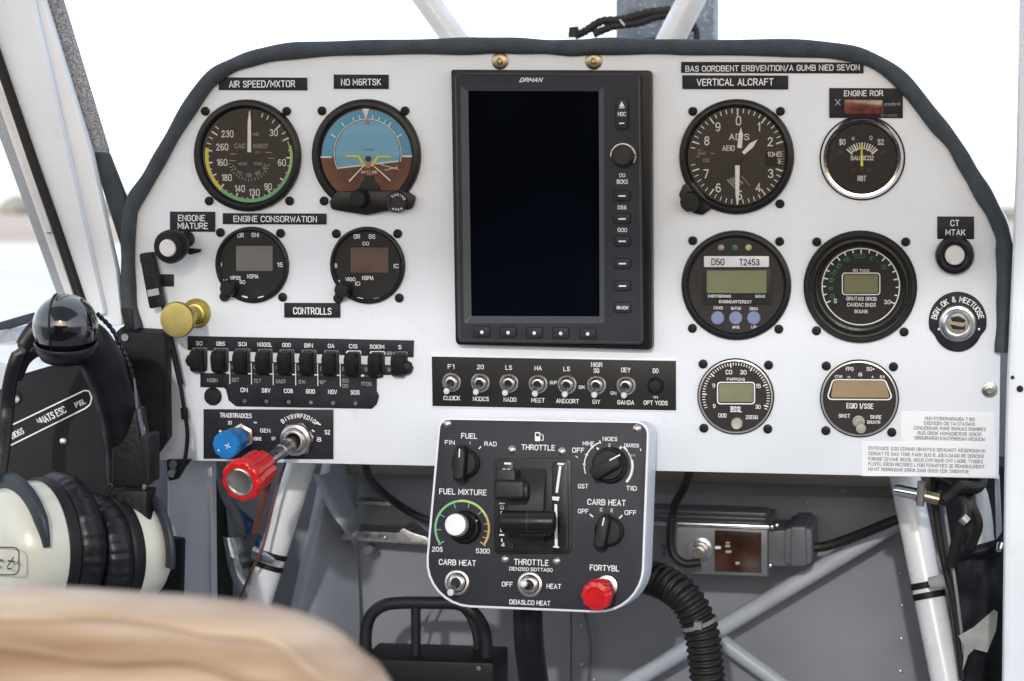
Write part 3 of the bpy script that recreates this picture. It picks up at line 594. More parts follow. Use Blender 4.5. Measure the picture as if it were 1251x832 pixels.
# outside: struts, grey block, hose
b = MB(); b.tube([P(240, -392, -.5), P(600, 109, -.5)], .0125, 20); tag(b.build('windshield_brace', 'tube_paint', smooth=60), 'pale brace tube above the panel, left of centre', 'brace tube')
b = MB(); b.tube([P(1053, -400, -.45), P(788, 108, -.45)], .013, 20); tag(b.build('windshield_brace', 'tube_paint', smooth=60), 'pale brace tube in front of the grey block above the panel', 'brace tube')
b = MB(); b.tube([P(239, -400, -.7), P(620, 101, -.7)], .0006, 6); tag(b.build('antenna_wire', 'gland_grey'), 'hair thin wire in the sky right of the left brace tube', 'wire')
b = MB(); b.poly([(752, -60), (873, -60), (872, 190), (752, 190)], -.62, -.66); tag(b.build('engine_block_cover', 'alu_block', bevel=.004), 'speckled blue-grey metal cover rising behind the right brace tube', 'metal cover')
t = thing('strap_bundle', 'twisted black strap bundle lying over the metal cover behind the panel top', 'strap', P(770, 30, -.55))
for nm, pts, r_ in [('strap', [(702, 44), (715, 38), (735, 26), (760, 24), (790, 16), (820, 12)], 5.5), ('strap', [(725, 42), (750, 32), (780, 28), (805, 20), (830, 22), (848, 36)], 5), ('strap', [(850, 60), (851, 40), (846, 28)], 4), ('buckle', [(697, 32), (703, 31)], 3.5), ('strap', [(782, 50), (800, 47), (825, 46)], 1.6)]:
    b = MB(); pp = [P(x, y, -.52) for x, y in pts]; k = PN.S(770, 30, -.52)
    if nm == 'buckle': b.poly([(695, 33), (705, 32), (703, 46), (694, 46)], -.5, -.51)
    else:
        sp = spline(pp, 10); b.tube(sp, [r_*k*(1+.12*math.sin(i*2.1)) for i in range(len(sp))], 10, flat=.6)
    b.build(nm, 'hose_black', t)
b = MB(); b.tube([P(757, 24, -.5), P(763, 31, -.5)], .0008, 6); b.build('pale_tie', 'lettering_white', t)
# windshield edge near right
b = MB(); b.tube(spline([P(1212, 246, -.1), P(1226, 262, -.1), P(1234, 285, -.1), P(1237, 300, -.1)], 5), .0012, 8); tag(b.build('windshield_edge', 'tube_paint'), 'thin bright windshield edge curving beside the right shoulder of the foam trim', 'windshield edge')

for lab, pts, r_, m in [('thin grey control cable running slantwise behind the left pedal frame', [(600, 655, .29), (560, 700, .28), (520, 760, .27), (500, 850, .26)], 1.6, 'zip_grey'),
                        ('thin dark wire clipped along the firewall seam right of the throttle post', [(716, 690, .29), (714, 740, .295), (722, 790, .295), (716, 850, .295)], 1.8, 'gland_grey')]:
    cable(lab, pts, r_, m, 'wire', 'wire')
# ================================================================== PLACARDS
def quad(x0, y0, x1, y1, sk=.012): return [(x0, y0), (x1, y0+(x1-x0)*sk*.3), (x1, y1+(x1-x0)*sk*.3), (x0, y1)]
def placard(label, x0, y0, x1, y1, lines, bold=.012, m='placard', nm='placard', cat='label', d=.0012):
    t = thing(nm, label, cat, P((x0+x1)/2, (y0+y1)/2, 0), 'black lettered labels on the panel' if nm == 'placard' else None)
    b = MB(); b.poly(quad(x0, y0, x1, y1), d, 0); b.build('plate', m, t, bevel=.0002)
    for l in lines: txt(t, l[0], l[1], l[2], l[3], l[4], d+.0003, 0, l[5] if len(l) > 5 else 'lettering_white', bold=bold)
    return t
placard('black label reading AIR SPEED/MXTOR above the airspeed dial', 267, 94.5, 375, 110, [('AIR SPEED/MXTOR', 320, 102.6, 8.4, 81)])
placard('black label reading NO M6RTSK above the blue and brown horizon dial', 407.5, 91, 474.5, 108.5, [('NO M6RTSK', 441, 100.3, 8.2, 49)])
placard('long black label reading BAS OORDBENT, topmost at the upper right', 832, 75.5, 1055, 89, [('BAS OORDBENT ERBVENTION/A GUMB NIED SEVON', 943, 83.2, 7.2, 213)], d=.0010)
placard('black label reading VERTICAL ALCRAFT above the altimeter', 833.5, 91.8, 963, 108.8, [('VERTICAL ALCRAFT', 898, 100.3, 8.6, 94)])
placard('black two-line label reading ENGONE MIATURE at the upper left knob', 207.5, 258.5, 262.5, 283, [('ENGONE', 234, 266.4, 7.6, 33), ('MIATURE', 235.5, 276, 7.6, 37)])
placard('black label reading ENGINE CONSORWATION between the left dials', 272, 260.5, 398.5, 273.8, [('ENGINE CONSORWATION', 336, 267.6, 7.6, 102)])
placard('black label reading CONTROLLS between the two small left dials', 347, 370, 415.5, 388, [('CONTROLLS', 381.5, 380, 8.6, 47)])
placard('black label reading CT MTAK over the push button at right', 1145, 264.5, 1190, 292, [('CT', 1166.5, 272.5, 7.6, 11), ('MTAK', 1167.3, 284, 7.4, 24.5)])
placard('small blank dark label left of the brass knob', 189, 335, 212, 350, [])
t = placard('black warning lamp plate reading ENGINE ROR with a red lens at upper right', 1013, 107.5, 1103, 144, [('ENGINE ROR', 1055, 114, 7, 48), ('X', 1023.5, 125, 8, 7, 'lettering_grey'), ('control', 1090, 127, 4.6, 19, 'lettering_grey'), ('31.1.2000', 1086, 141, 2.4, 20, 'lettering_grey')], cat='warning lamp', nm='warning_lamp')
b = MB(); b.poly(rr(1031.5, 121.5, 1079, 139.5, 2), .0032, .001); b.build('red_lens', 'red_lens', t, bevel=.0007)
# stickers
def sticker(label, x0, y0, x1, y1, lines, d):
    t = thing('paper_sticker', label, 'sticker', P((x0+x1)/2, (y0+y1)/2, 0)); b = MB(); b.poly([(x0, y0), (x1, y0+1), (x1, y1+1), (x0, y1)], d, 0); b.build('paper', 'sticker', t)
    for s_, cx, cy, w_ in lines: txt(t, s_, cx, cy, 4.3, w_, d+.00025, 0, 'lettering_blue_grey', bold=.01)
sticker('upper white paper sticker with five short centred lines of grey print, at lower right', 1101, 503, 1215, 545, [('HUN KYONOMARAUBA T IGN', 1160.5, 511.6, 61), ('EXISTICIES CIO TAI STATIANS', 1160, 517.6, 62), ('CONLICIONAR, RAKE RUMUAS RAIMIRES', 1160, 523.6, 88), ('RUD OROK NOMADIICROR GOICIO', 1160, 529.8, 78), ('ORIGURAROO KAUTERIOGAN MEGOCIN', 1160, 535.8, 86)], .0004)
sticker('lower white paper sticker with five long lines of print in the panel corner', 1053, 540, 1216.5, 581.5, [('ENTENSCE EGO EDNIAR GRAFFES GENUAIST KESEROUM IN', 1132, 549.2, 143), ('CERNAT FE RAS TORE FAON SUO IE JOES OAAIO RE DERCINS', 1131, 555.8, 141), ('FOROSE CEVANE BECOL SICUS CVR GUNG CNT LADRE TYGGES', 1130.5, 562.2, 140), ('FLEFEL ERCIN RECORES LYOIO FERAFITIES OE REMORALINEINT', 1131.5, 568.5, 142), ('HAVIT RORROGAR ERICK DAIS GOOS OOK OGIONYUE', 1122, 574.6, 123)], .0007)
# ================================================================== GAUGES
def bezel(t, cx, cy, r, face, m='bezel_black', lip=.0052, inner=.86, fr_=.83, prof=None, seg=56):
    k = PN.S(cx, cy); c = P(cx, cy, 0); r_ = r*k; b = MB()
    p = prof or [(r_, 0), (r_, lip*.5), (r_*.985, lip*.85), (r_*.955, lip), (r_*(inner+.03), lip), (r_*inner, lip*.75), (r_*fr_, .0016), (r_*(fr_-.01), .0010)]
    b.lathe(c, V((0, -1, 0)), p, seg); o = b.build('bezel', m, t, smooth=38)
    b = MB(); b.lathe(c, V((0, -1, 0)), [(r_*(fr_+.02), .0005), (r_*(fr_+.02), .0013), (0, .0013)], seg); f = b.build('dial_face', face, t)
    return o
def glass(t, cx, cy, rp, d=.0036):
    b = MB(); b.lathe(P(cx, cy, d), V((0, -1, 0)), [(rp*PN.S(cx, cy), 0), (0, .00002)], 40); b.build('cover_glass', 'cover_glass', t)
def gauge(nm, label, cx, cy, r, face, screws, **k):
    t = thing(nm, label, 'gauge', P(cx, cy, 0), 'round dials set in the panel'); bezel(t, cx, cy, r, face, **k)
    for x, y in screws: screw(t, x, y, 5.6)
    return t
def marks(t, ms, m, nm='dial_marks'):
    b = MB()
    for f in ms: f(b)
    return b.build(nm, m, t)
DF = .0016; DT = .0018
def lcd(t, x0, y0, x1, y1, m, d=.0019, r=1.5, sk=.3, frame=None, fw_=2, fm='lettering_white'):
    if frame:
        fx0, fy0, fx1, fy1 = frame; o_ = rr(fx0, fy0, fx1, fy1, 4); i_ = rr(fx0+fw_, fy0+fw_, fx1-fw_, fy1-fw_, 3); b = MB(); n_ = len(o_)
        b.add([P(x, y, d+.0004) for x, y in o_+i_], [[i, (i+1) % n_, n_+(i+1) % n_, n_+i] for i in range(n_)]); b.build('display_frame', fm, t)
    b = MB(); b.poly(rr(x0, y0, x1, y1, r), d, d-.0004); b.build('display', m, t)
# --- airspeed
t = gauge('airspeed_dial', 'round airspeed dial with green and yellow arcs and a vertical white needle', 303, 190, 68.5, 'face_brown', [(251, 136), (350.5, 136), (255.8, 245.5), (354, 245.5)], fr_=.845, inner=.87)
cx, cy = 304, 191
b = MB()
angs = [20, 28, 37, 47, 58, 66.5, 82, 92, 103, 113, 124, 133, 142, 150, 158, 166, 175, 183, 191, 199, 207, 215, 224, 233, 243, 252, 261, 270, 278, 287, 295, 303, 311]
for i, a in enumerate(angs):
    lg = a in (47, 66.5, 92, 124, 150, 175, 199, 224, 243, 261, 278, 303); b.tick(cx, cy, 47.5 if lg else 50.5, 56, a, 1.8 if lg else 1.2, DF)
b.build('dial_marks', 'lettering_white', t)
b = MB(); b.arc(cx, cy, 52.5, 56, 76, 128, DF+.0002); b.arc(cx, cy, 52.5, 54, 70, 76, DF+.0002); b.build('white_arc', 'lime_ink', t)
b = MB(); b.arc(cx, cy, 52, 56.5, 112, 222, DF+.0003); b.build('green_arc', 'green_ink', t)
b = MB(); b.arc(cx, cy, 52, 56.5, 222, 281, DF+.0003); b.build('yellow_arc', 'yellow_ink', t)
for s_, x, y, w_ in [('230', 277.8, 163.5, 15), ('260', 271.5, 179.6, 15), ('160', 271.3, 198.5, 13), ('180', 277, 217, 12.5), ('140', 293, 230.4, 12.5), ('130', 310.8, 235, 13), ('90', 327.4, 228, 9.5), ('60', 344.4, 198.6, 10), ('30', 334.3, 162, 10)]: txt(t, s_, x, y, 8.4, w_, DT, bold=.006)
for s_, x, y, h, w_ in [('CAIC', 293.5, 178.3, 6, 14), ('MXROT', 318.5, 178.5, 5.5, 19), ('KMXE', 312.5, 164, 3.4, 8), ('HOOS', 296.5, 200, 3.6, 11), ('KNBS', 315.5, 200, 3.6, 10), ('ON', 315, 186, 3, 6)]: txt(t, s_, x, y, h, w_, DT, 0, 'lettering_grey')
for a, s_ in [(-150, 'YO'), (180, 'TOO'), (152, '100'), (-125, '17'), (122, 'ACT')]: txt(t, s_, cx+23*math.sin(R(a)), 193-21*math.cos(R(a)), 4.4, 7, DT, (a+180) if abs(a) > 90 else a, 'lettering_grey')
b = MB()
for a in range(110, 260, 9): b.tick(cx, 193, 25, 28.5, a, .9, DF)
for x, y in [(285, 188), (284, 196), (328, 186), (331, 193)]: b.line((x-4, y), (x+4, y+.5), 1, DF)
b.build('inner_marks', 'lettering_grey', t)
b = MB(); b.poly([(302.2, 186), (302.6, 148), (303.6, 141), (304.4, 135.5), (305.4, 135.5), (306, 141), (306.6, 148), (306.8, 186)], .0030, .0024); b.build('needle', 'lettering_white', t)
glass(t, 303, 190, 58.5)
# --- attitude
t = gauge('attitude_indicator', 'round horizon dial, blue above and brown below, with a yellow aircraft symbol', 448, 190, 69, 'earth_brown', [(393.5, 135.5), (495, 135.5), (396, 245.5)], fr_=.84)
b = MB(); b.arc(448, 191, 0, 57, -90, 90, .0016, seg=40); b.build('sky_ring', 'sky_blue', t)
b = MB(); b.poly([(390.5, 191), (405.5, 191), (405.5, 193), (390.5, 193)], .0018, .0017); b.poly([(491.5, 190), (506.5, 190), (506.5, 192), (491.5, 192)], .0018, .0017); b.build('horizon_line', 'lettering_white', t)
def chord(cx, cy, r, a0, a1, k=30):
    return [(cx+r*.95*math.sin(R(a0+(a1-a0)*i/k)), cy-r*math.cos(R(a0+(a1-a0)*i/k))) for i in range(k+1)]
b = MB(); b.lathe(P(449, 188, .0017), V((0, -1, 0)), [(43*PN.S(449, 188), 0), (43*PN.S(449, 188), .0003), (41*PN.S(449, 188), .0004), (0, .0004)], 44); b.build('inner_disc', 'earth_brown', t)
b = MB(); b.sheet(chord(449, 188, 41.5, -116, 103), .0023); b.build('inner_sky', 'sky_pale', t)
b = MB(); b.line((411.5, 205.6), (487, 196.8), 1.6, .0025); b.line((465, 201), (487, 207), .8, .0025); b.line((470, 208), (486, 204), .8, .0025)
b.arc(449, 188, 42, 43, -116, 103, .0024); b.build('inner_marks', 'lettering_white', t)
b = MB()
for a, l in [(-60, 52), (-38, 51), (-20, 50), (-10, 50), (10, 50), (20, 50), (30, 50), (38, 51), (60, 52)]: b.tick(448, 190, 45, l, a, 1.6 if abs(a) in (60, 38) else 1.2, .002)
b.poly([(442.5, 133), (451, 133), (447, 145.5)], .0022, .002); b.build('dial_marks', 'lettering_white', t)
b = MB(); b.poly([(445.5, 152), (448.7, 144.5), (452, 152)], .0028, .0024); b.build('bank_pointer', 'orange_ink', t)
b = MB(); b.poly([(422, 189.5), (439, 189.5), (447, 202.5), (444.5, 204), (437, 192.3), (422, 192.3)], .0036, .0028); b.poly([(477.5, 190), (460.5, 190), (452.5, 202.5), (455, 204), (462.5, 192.8), (477.5, 192.8)], .0036, .0028)
b.build('aircraft_symbol', 'yellow_ink', t)
b = MB(); b.line((426.5, 221.5), (444, 203), 1.9, .0034, w2=1.2); b.line((477, 221), (457, 203), 1.9, .0034, w2=1.2); b.build('guide_lines', 'lettering_white', t)
b = MB(); disc(b, 450, 194, 3.6, .0026, .0034, seg=16); b.build('centre_dot', 'face_brown', t); b = MB(); disc(b, 450, 202, 3.4, .0028, .0038, seg=16); b.build('centre_pivot', 'orange_ink', t)
txt(t, 'BAT E L DNB', 451, 210.2, 3.2, 19, .003); txt(t, 'ATRB', 450.5, 214.6, 2.6, 9, .003); txt(t, 'CLIATAON', 450, 182.5, 1.8, 13, .003, 0, 'placard')
b = MB(); b.poly([(437, 236), (440, 224), (443, 222), (445, 214), (455, 214), (457, 222), (460, 224), (466, 236)], .0045, .0020); b.build('lower_pointer', 'rubber_black', t, bevel=.0005)
b = MB(); b.poly(rpoly([(411, 234), (492, 232.5), (507, 240), (503, 256), (470, 258), (448, 263), (428, 260), (404, 256), (402, 246)], [2, 4, 6, 7, 6, 8, 8, 5, 4]), .0068, .0002); b.build('knob_bracket', 'bezel_black', t, bevel=.0014)
k = PN.S(440, 243); b = MB(); b.lathe(P(441, 242, .0068), V((0, -1, 0)), [(12*k, 0), (11.4*k, .003), (10.4*k, .009), (9*k, .0102), (0, .0104)], 24, flute=(12, .08, 2)); b.build('setting_knob', 'rubber_black', t)
b = MB(); b.lathe(P(486, 246.5, .005), V((0, -1, 0)), [(13*k, 0), (13*k, .005), (11.6*k, .0065), (7.5*k, .0066), (7*k, .0056), (0, .0056)], 28); b.build('cage_knob', 'bezel_satin', t)
arctxt(t, 'CAGING', 485.5, 247, 9.3, -40, 65, 3.2, .0118); arctxt(t, 'PUSH', 485.5, 247, 9.3, 215, 150, 3.2, .0118)
glass(t, 448, 190, 57.5, .0042)
# --- altimeter
t = gauge('altimeter', 'round altimeter numbered 0 to 9 with three white pointers, lower knob at its left', 900, 191.5, 70.5, 'face_brown', [(846.5, 136), (953.5, 136), (953, 249)], fr_=.855, inner=.88)
cx, cy = 901, 191; b = MB()
for i in range(50):
    a = i*7.2
    if 75 < a < 105 or 260 < a < 280: continue
    b.tick(cx, cy, 49.5 if i % 5 == 0 else 53, 58.5, a, 1.8 if i % 5 == 0 else 1.2, DF)
b.build('dial_marks', 'lettering_white', t)
for s_, x, y in [('0', 902.2, 147.5), ('1', 927, 155), ('2', 941, 173), ('3', 941.5, 212), ('4', 926.5, 229), ('5', 903.5, 238.5), ('6', 877.5, 229.5), ('7', 862.5, 212.5), ('8', 863.5, 172), ('9', 877, 155)]: txt(t, s_, x, y, 11, None, DT, bold=.004)
txt(t, "AD'S", 903, 167.2, 7.6, 25, DT); txt(t, 'AEIO', 890, 181, 6.6, 15, DT)
b = MB(); b.poly(rr(935, 185, 956, 203, 1.5), .0017, .0012); b.build('pressure_window', 'face_black', t)
txt(t, '10HD', 946, 188.5, 6, 17, DT+.0003); txt(t, '3', 951.5, 196.5, 6.5, None, DT+.0003); 
for s_, x, y, w_ in [('UNIT', 857.5, 187.5, 10), ('DE', 863, 195.8, 8)]: txt(t, s_, x, y, 4, w_, DT, 0, 'lettering_grey')
b = MB()
for y in (185, 188, 191, 194, 197, 200): b.line((951, y), (957, y+.3), 1, .0021)
for x, y in [(852, 183), (850, 191), (868, 187)]: b.line((x, y), (x+5, y+1), .8, .0018)
b.build('inner_marks', 'lettering_grey', t)
b = MB()
for i in range(4): b.line((888.5+i*3.4, 219.5-i*1.2), (898+i*3.2, 229-i*1.5), 2.2, .0018); b.line((906+i*0, 215), (916, 227), 2.0, .0018)
b.build('striped_flag', 'lettering_grey', t)
for pts in ([(904, 181), (900.6, 180.5), (902.2, 165), (905.2, 155.5), (907.6, 165), (906.2, 181)], [(906.5, 186), (909.5, 188.8), (920, 180), (925.8, 170), (916, 175)], [(898, 202), (903.6, 202), (903.2, 236), (901.8, 250), (900, 250), (898.4, 236)]):
    b = MB(); b.poly(pts, .0032, .0026); b.build('pointer', 'lettering_white', t)
b = MB(); disc(b, 901.5, 191.5, 6.5, .0018, .0030, seg=24); b.build('hub', 'face_brown', t, bevel=.0003)
b = MB(); b.poly(rpoly([(834, 226), (846, 221), (866, 246), (868, 256), (858, 263), (848, 261), (834, 252), (829, 238)], [4]*8), .005, .0002); b.build('knob_bracket', 'bezel_black', t, bevel=.0012)
b = MB(); b.lathe(P(845, 246, .004), V((0, -1, 0)), [(12.5*k, 0), (12.5*k, .003), (12*k, .010), (10.8*k, .0115), (7*k, .0118), (0, .0112)], 28, flute=(18, .06, 2)); b.build('setting_knob', 'rubber_black', t)
glass(t, 900, 191.5, 61)
# --- engine gauge with chrome ring
t = thing('engine_dial', 'small round engine dial with a bright chrome ring and a yellow needle', 'gauge', P(1053.5, 193, 0), 'round dials set in the panel'); k = PN.S(1053, 193); r_ = 50.5*k
bezel(t, 1053.5, 193, 50.5, 'face_dark', 'chrome', prof=[(r_, 0), (r_, .0015), (r_*.985, .003), (r_*.93, .0052), (r_*.87, .0050), (r_*.84, .0036), (r_*.815, .0012)], fr_=.81)
b = MB(); b.lathe(P(1053.5, 193, 0), V((0, -1, 0)), [(r_*1.03, 0), (r_*1.03, .0012), (r_, .0014)], 48); b.build('gasket', 'rubber_black', t)
b = MB()
for i in range(13):
    a = -48+i*8; b.tick(1053, 199, 18-(2 if i % 3 == 0 else 0), 25, a, 1.9 if i % 3 == 0 else 1.3, DF)
b.arc(1053, 199, 17, 18, -50, 50, DF)
b.build('dial_marks', 'lettering_white', t)
for s_, x, y, h, w_ in [('$0', 1029, 173.5, 7, 8), ('S2', 1076, 173.5, 7, 8), ('BAUMIC02', 1053.5, 193, 5.6, 28), ('RBT', 1053, 218, 6.5, 10.5), ('c', 1042.5, 168.5, 5, 3.4), ('0', 1064, 168.5, 5, 3.4)]: txt(t, s_, x, y, h, w_, DT)
b = MB(); b.tube([P(1052.5, 176, .0028), P(1053, 203, .0030)], [.0006, .0011], 8); b.build('needle', 'yellow_ink', t)
for x, y, r2 in [(1027, 186, 3), (1078.5, 186, 3), (1042, 208, 3), (1053, 206.5, 2.6), (1061, 207.5, 2.6)]:
    b = MB(); disc(b, x, y, r2, .0013, .0019, seg=12); b.build('rivet', 'face_brown', t)
glass(t, 1053.5, 193, 41)
# --- digital gauge with white strip
t = gauge('digital_fuel_monitor', 'round digital monitor with a white strip reading D50 T2453 and three blue-grey buttons', 899.5, 348.5, 67, 'face_dark', [(846.5, 294), (952.5, 295), (846, 401), (951.5, 402)], fr_=.87, inner=.89, lip=.004)
for x, m in [(881, 'led_grey'), (898, 'led_green'), (914.5, 'led_yellow')]:
    b = MB(); k = PN.S(x, 302); b.lathe(P(x, 302.3, .0013), V((0, -1, 0)), [(4*k, 0), (4*k, .0008), (2.4*k, .0018), (0, .0021)], 16); b.build('indicator_lamp', m, t)
b = MB(); b.poly(rr(860, 313, 939.5, 326.3, 1), .0024, .0012); b.build('white_strip', 'white_plastic', t, bevel=.0002)
txt(t, 'D50', 877, 320, 8, 16, .0026, 0, 'lettering_dark'); txt(t, 'T2453', 915.5, 320.3, 8, 25, .0026, 0, 'lettering_dark')
b = MB(); b.poly(rr(858, 328.5, 943, 372.5, 3), .0020, .0012); b.build('display_surround', 'bezel_satin', t, bevel=.0005)
lcd(t, 863.5, 330.5, 936.5, 358, 'lcd_olive', .0024)
for s_, x, y, h, w_ in [('ENERTISERINGS', 879, 361.8, 3.3, 28), ('SIGNS', 928.5, 362, 3.3, 12), ('ENGINEARTEREST', 898.5, 368.7, 3.6, 40), ('CAXS', 877.5, 376, 3.6, 11), ('DATAO', 899, 376.7, 3.6, 12), ('DXKA', 921, 377.2, 3.6, 10), ('APNE', 899, 399.8, 3.4, 9), ('UP', 921, 399.6, 3.4, 7)]: txt(t, s_, x, y, h, w_, .0023 if y < 374 else DT)
for x in (877, 899, 921):
    k = PN.S(x, 388); b = MB(); b.lathe(P(x, 388.3, .0013), V((0, -1, 0)), [(8.2*k, 0), (8.2*k, .0012), (7.4*k, .0019), (0, .0021)], 24); b.build('button', 'blue_button', t)
# --- rpm
k = PN.S(1051, 350); r_ = 68.5*k
t = thing('rpm_indicator', 'large black ringed dial with a white circle scale, green numerals and a small display', 'gauge', P(1051, 350, 0), 'round dials set in the panel')
bezel(t, 1051, 350, 68.5, 'face_black', prof=[(r_, 0), (r_, .003), (r_*.96, .0048), (r_*.91, .0048), (r_*.90, .0036), (r_*.86, .0034), (r_*.85, .0050), (r_*.81, .0052), (r_*.79, .003), (r_*.74, .0024), (r_*.73, .0014), (r_*.72, .0010)], fr_=.74)
for x, y in [(998, 295.5), (1106.5, 295.5), (997.5, 404), (1104.5, 405.5)]: screw(t, x, y, 5.6)
b = MB(); b.arc(1051.5, 350.3, 46, 47.3, 0, 360, DF, seg=72)
for i in range(19): b.tick(1051.5, 350.3, 42 if i % 3 else 40.5, 46.5, -116+i*12.9, 1.5, DF)
b.build('dial_marks', 'lettering_white', t)
for s_, a, w_ in [('0', -108, 5), ('5', -93, 4), ('15', -78, 7), ('25', -63, 8), ('35', -48, 8), ('15', -28, 8), ('100', -3, 14), ('C', 22, 4), ('-', 34, 3), ('O', 50, 5)]: txt(t, s_, 1051.5+36.5*math.sin(R(a)), 350.3-37.5*math.cos(R(a)), 5, w_, DT, a if abs(a) < 60 else a*.8, 'lettering_green')
lcd(t, 1031.5, 335.5, 1072.5, 358, 'lcd_olive', frame=(1028.5, 333, 1075.5, 360.5), fw_=1.3)
for s_, x, y, h, w_ in [('RD TNOO', 1052, 330.6, 3.6, 20), ('GRNTAIS GROB', 1052.5, 365, 4.6, 37), ('CANDAC BNDS', 1052.5, 372.3, 4.6, 35), ('BOUNB', 1052, 380.5, 4, 16), ('S', 1020.5, 367.5, 5.5, 4), ('30', 1084, 369, 5.2, 8)]: txt(t, s_, x, y, h, w_, DT)
glass(t, 1051, 350, 50)
# --- fuel left / right: white ring
def ringed(nm, label, cx, cy, r, face, scr):
    t = thing(nm, label, 'gauge', P(cx, cy, 0), 'round dials set in the panel'); k = PN.S(cx, cy); r_ = r*k
    bezel(t, cx, cy, r, face, prof=[(r_, 0), (r_, .0018), (r_*.975, .0024), (r_*.965, .0022)], fr_=.96)
    b = MB(); b.lathe(P(cx, cy, 0), V((0, -1, 0)), [(r_*.966, .0016), (r_*.966, .0026), (r_*.93, .0028), (r_*.925, .0012)], 56); b.build('silver_ring', 'ring_grey', t)
    for x, y in scr: screw(t, x, y, 5.6)
    return t
t = ringed('fuel_flow_gauge', 'small round gauge with a dense tick scale, olive display and a beige button below it', 899, 484, 46.5, 'face_dark', [(859, 444.6), (939, 446), (860, 523), (938, 524)])
b = MB()
for i in range(47):
    a = -112+i*4.87; b.tick(899, 484, 35.5 if i % 8 == 5 else 37.5, 41, a, 1.0 if i % 8 != 5 else 1.5, DF)
b.build('dial_marks', 'lettering_white', t)
lcd(t, 878.5, 469, 920, 491, 'lcd_green', frame=(876, 466.5, 922.5, 494), fw_=1.4)
for s_, x, y, h, w_ in [('C0', 890.5, 454.6, 5.5, 8), ('30', 908, 454.8, 5.5, 8), ('9', 872, 471, 5, 3.5), ('15', 926.5, 471.6, 5, 6), ('9', 872.5, 496, 5, 3.5), ('30', 926, 497, 5, 6.5), ('PAPPIONS', 899, 463.4, 3.6, 22), ('BSSL', 899.5, 500, 7, 14), ('000', 882.5, 507.5, 5, 10), ('2SEGG', 918.5, 509.7, 4.6, 15)]: txt(t, s_, x, y, h, w_, DT)
k = PN.S(900, 517); b = MB(); b.lathe(P(900.5, 517, .0013), V((0, -1, 0)), [(7*k, 0), (7*k, .003), (6*k, .004), (2*k, .0035), (0, .0035)], 20); b.build('button', 'beige_plastic', t)
t = ringed('voltage_gauge', 'small round gauge with a wide tan display and a beige toggle, beside the stickers', 1050, 486.5, 47.5, 'face_dark', [(1009.5, 447), (1091.5, 448), (1009, 526), (1089.5, 528)])
o_ = rpoly([(1017, 463), (1082, 463.5), (1092, 489), (1009, 488.5)], [6, 6, 5, 5]); i_ = rpoly([(1018.2, 464.4), (1080.8, 464.9), (1090, 487.6), (1011, 487.1)], [5, 5, 4, 4]); n_ = len(o_)
b = MB(); b.add([P(x, y, .0023) for x, y in o_+i_], [[i, (i+1) % n_, n_+(i+1) % n_, n_+i] for i in range(n_)]); b.build('display_frame', 'lettering_white', t)
b = MB(); b.poly(rpoly([(1018.5, 465), (1081, 465.5), (1087, 486), (1015, 485.5)], [5, 5, 2, 2]), .0021, .0015); b.build('display', 'lcd_tan', t)
for s_, x, y, h, w_ in [('FPO', 1038, 450.8, 4.8, 9), ('SG+', 1063.5, 450.8, 4.8, 10), ('CTAR', 1024.5, 460, 3.2, 9), ('a', 1037, 460, 3, 3), ('8', 1051, 457.5, 4.5, 5), ('A', 1066, 460.5, 3, 2.5), ('BA', 1078, 460.3, 3.4, 6), ('EQIO 1/SSE', 1050.5, 496, 6.4, 33), ('SINCT', 1031.5, 508, 4.5, 14), ('SINRE', 1070, 509.5, 4.5, 14), ('DOUNTR', 1067.5, 515.8, 3.8, 16)]: txt(t, s_, x, y, h, w_, DT)
b = MB(); b.lathe(P(1049, 515, .0013), V((0, -1, 0)), [(7.2*k, 0), (7.2*k, .001), (5.6*k, .002), (4*k, .001), (0, .001)], 20); tb = b.build('toggle_ring', 'beige_plastic', t)
b = MB(); q = P(1052, 524, .012); a = P(1049.5, 515.5, .002); b.tube([a, a.lerp(q, .5), q], [.0015, .0022, .0032], 12); b.lathe(q, q-a, [(.0036, -.001), (.0038, 0), (.0026, .0022), (0, .003)], 16); b.build('lever', 'beige_plastic', tb)
# --- two small left dials
def small(nm, label, cx, cy, r, scr, disp, m, kn, words, dash):
    t = gauge(nm, label, cx, cy, r, 'face_black', scr, fr_=.88, inner=.9, lip=.0036)
    lcd(t, *disp, m)
    for s_, x, y, h, w_ in words: txt(t, s_, x, y, h, w_, DT)
    b = MB()
    for x, y, s2 in dash: b.line((x-3.5, y-s2), (x+3.5, y+s2), 2.2, DF)
    b.build('dial_marks', 'lettering_white', t)
    k = PN.S(cx, cy); b = MB(); b.lathe(P(kn[0]+3, kn[1]-2, .0013), V((0, -1, 0)), [(10*k, 0), (10*k, .005), (9*k, .012), (7.6*k, .013), (0, .0132)], 24, flute=(14, .07, 2)); b.build('setting_knob', 'rubber_black', t)
    b = MB(); b.lathe(P(kn[0]-5, kn[1]+9, .001), V((0, -1, 0)), [(6*k, 0), (6*k, .003), (5*k, .004), (0, .0042)], 16); b.build('knob_stop', 'rubber_black', t)
small('small_digital_dial', 'small round black dial with a grey display, the left of two', 308.5, 323.5, 46.8, [(269.5, 284), (343, 285), (345.5, 363)], (288.5, 300.5, 333, 331), 'lcd_grey', (280, 353),
      [('OR', 294, 287.5, 5.5, 8), ('GNI', 311.8, 287, 5.2, 9), ('I', 270.5, 323, 4.6, 1.4), ('15', 342, 323.5, 5.4, 7), ('VIPOS', 287.5, 339.5, 4.6, 13), ('NSPIA', 308.8, 337.6, 5, 14), ('S0', 296, 344.6, 4.6, 7), ('s s', 275, 342, 4, 6)], [(299, 362.8, .8), (318.7, 363.3, -.8)])
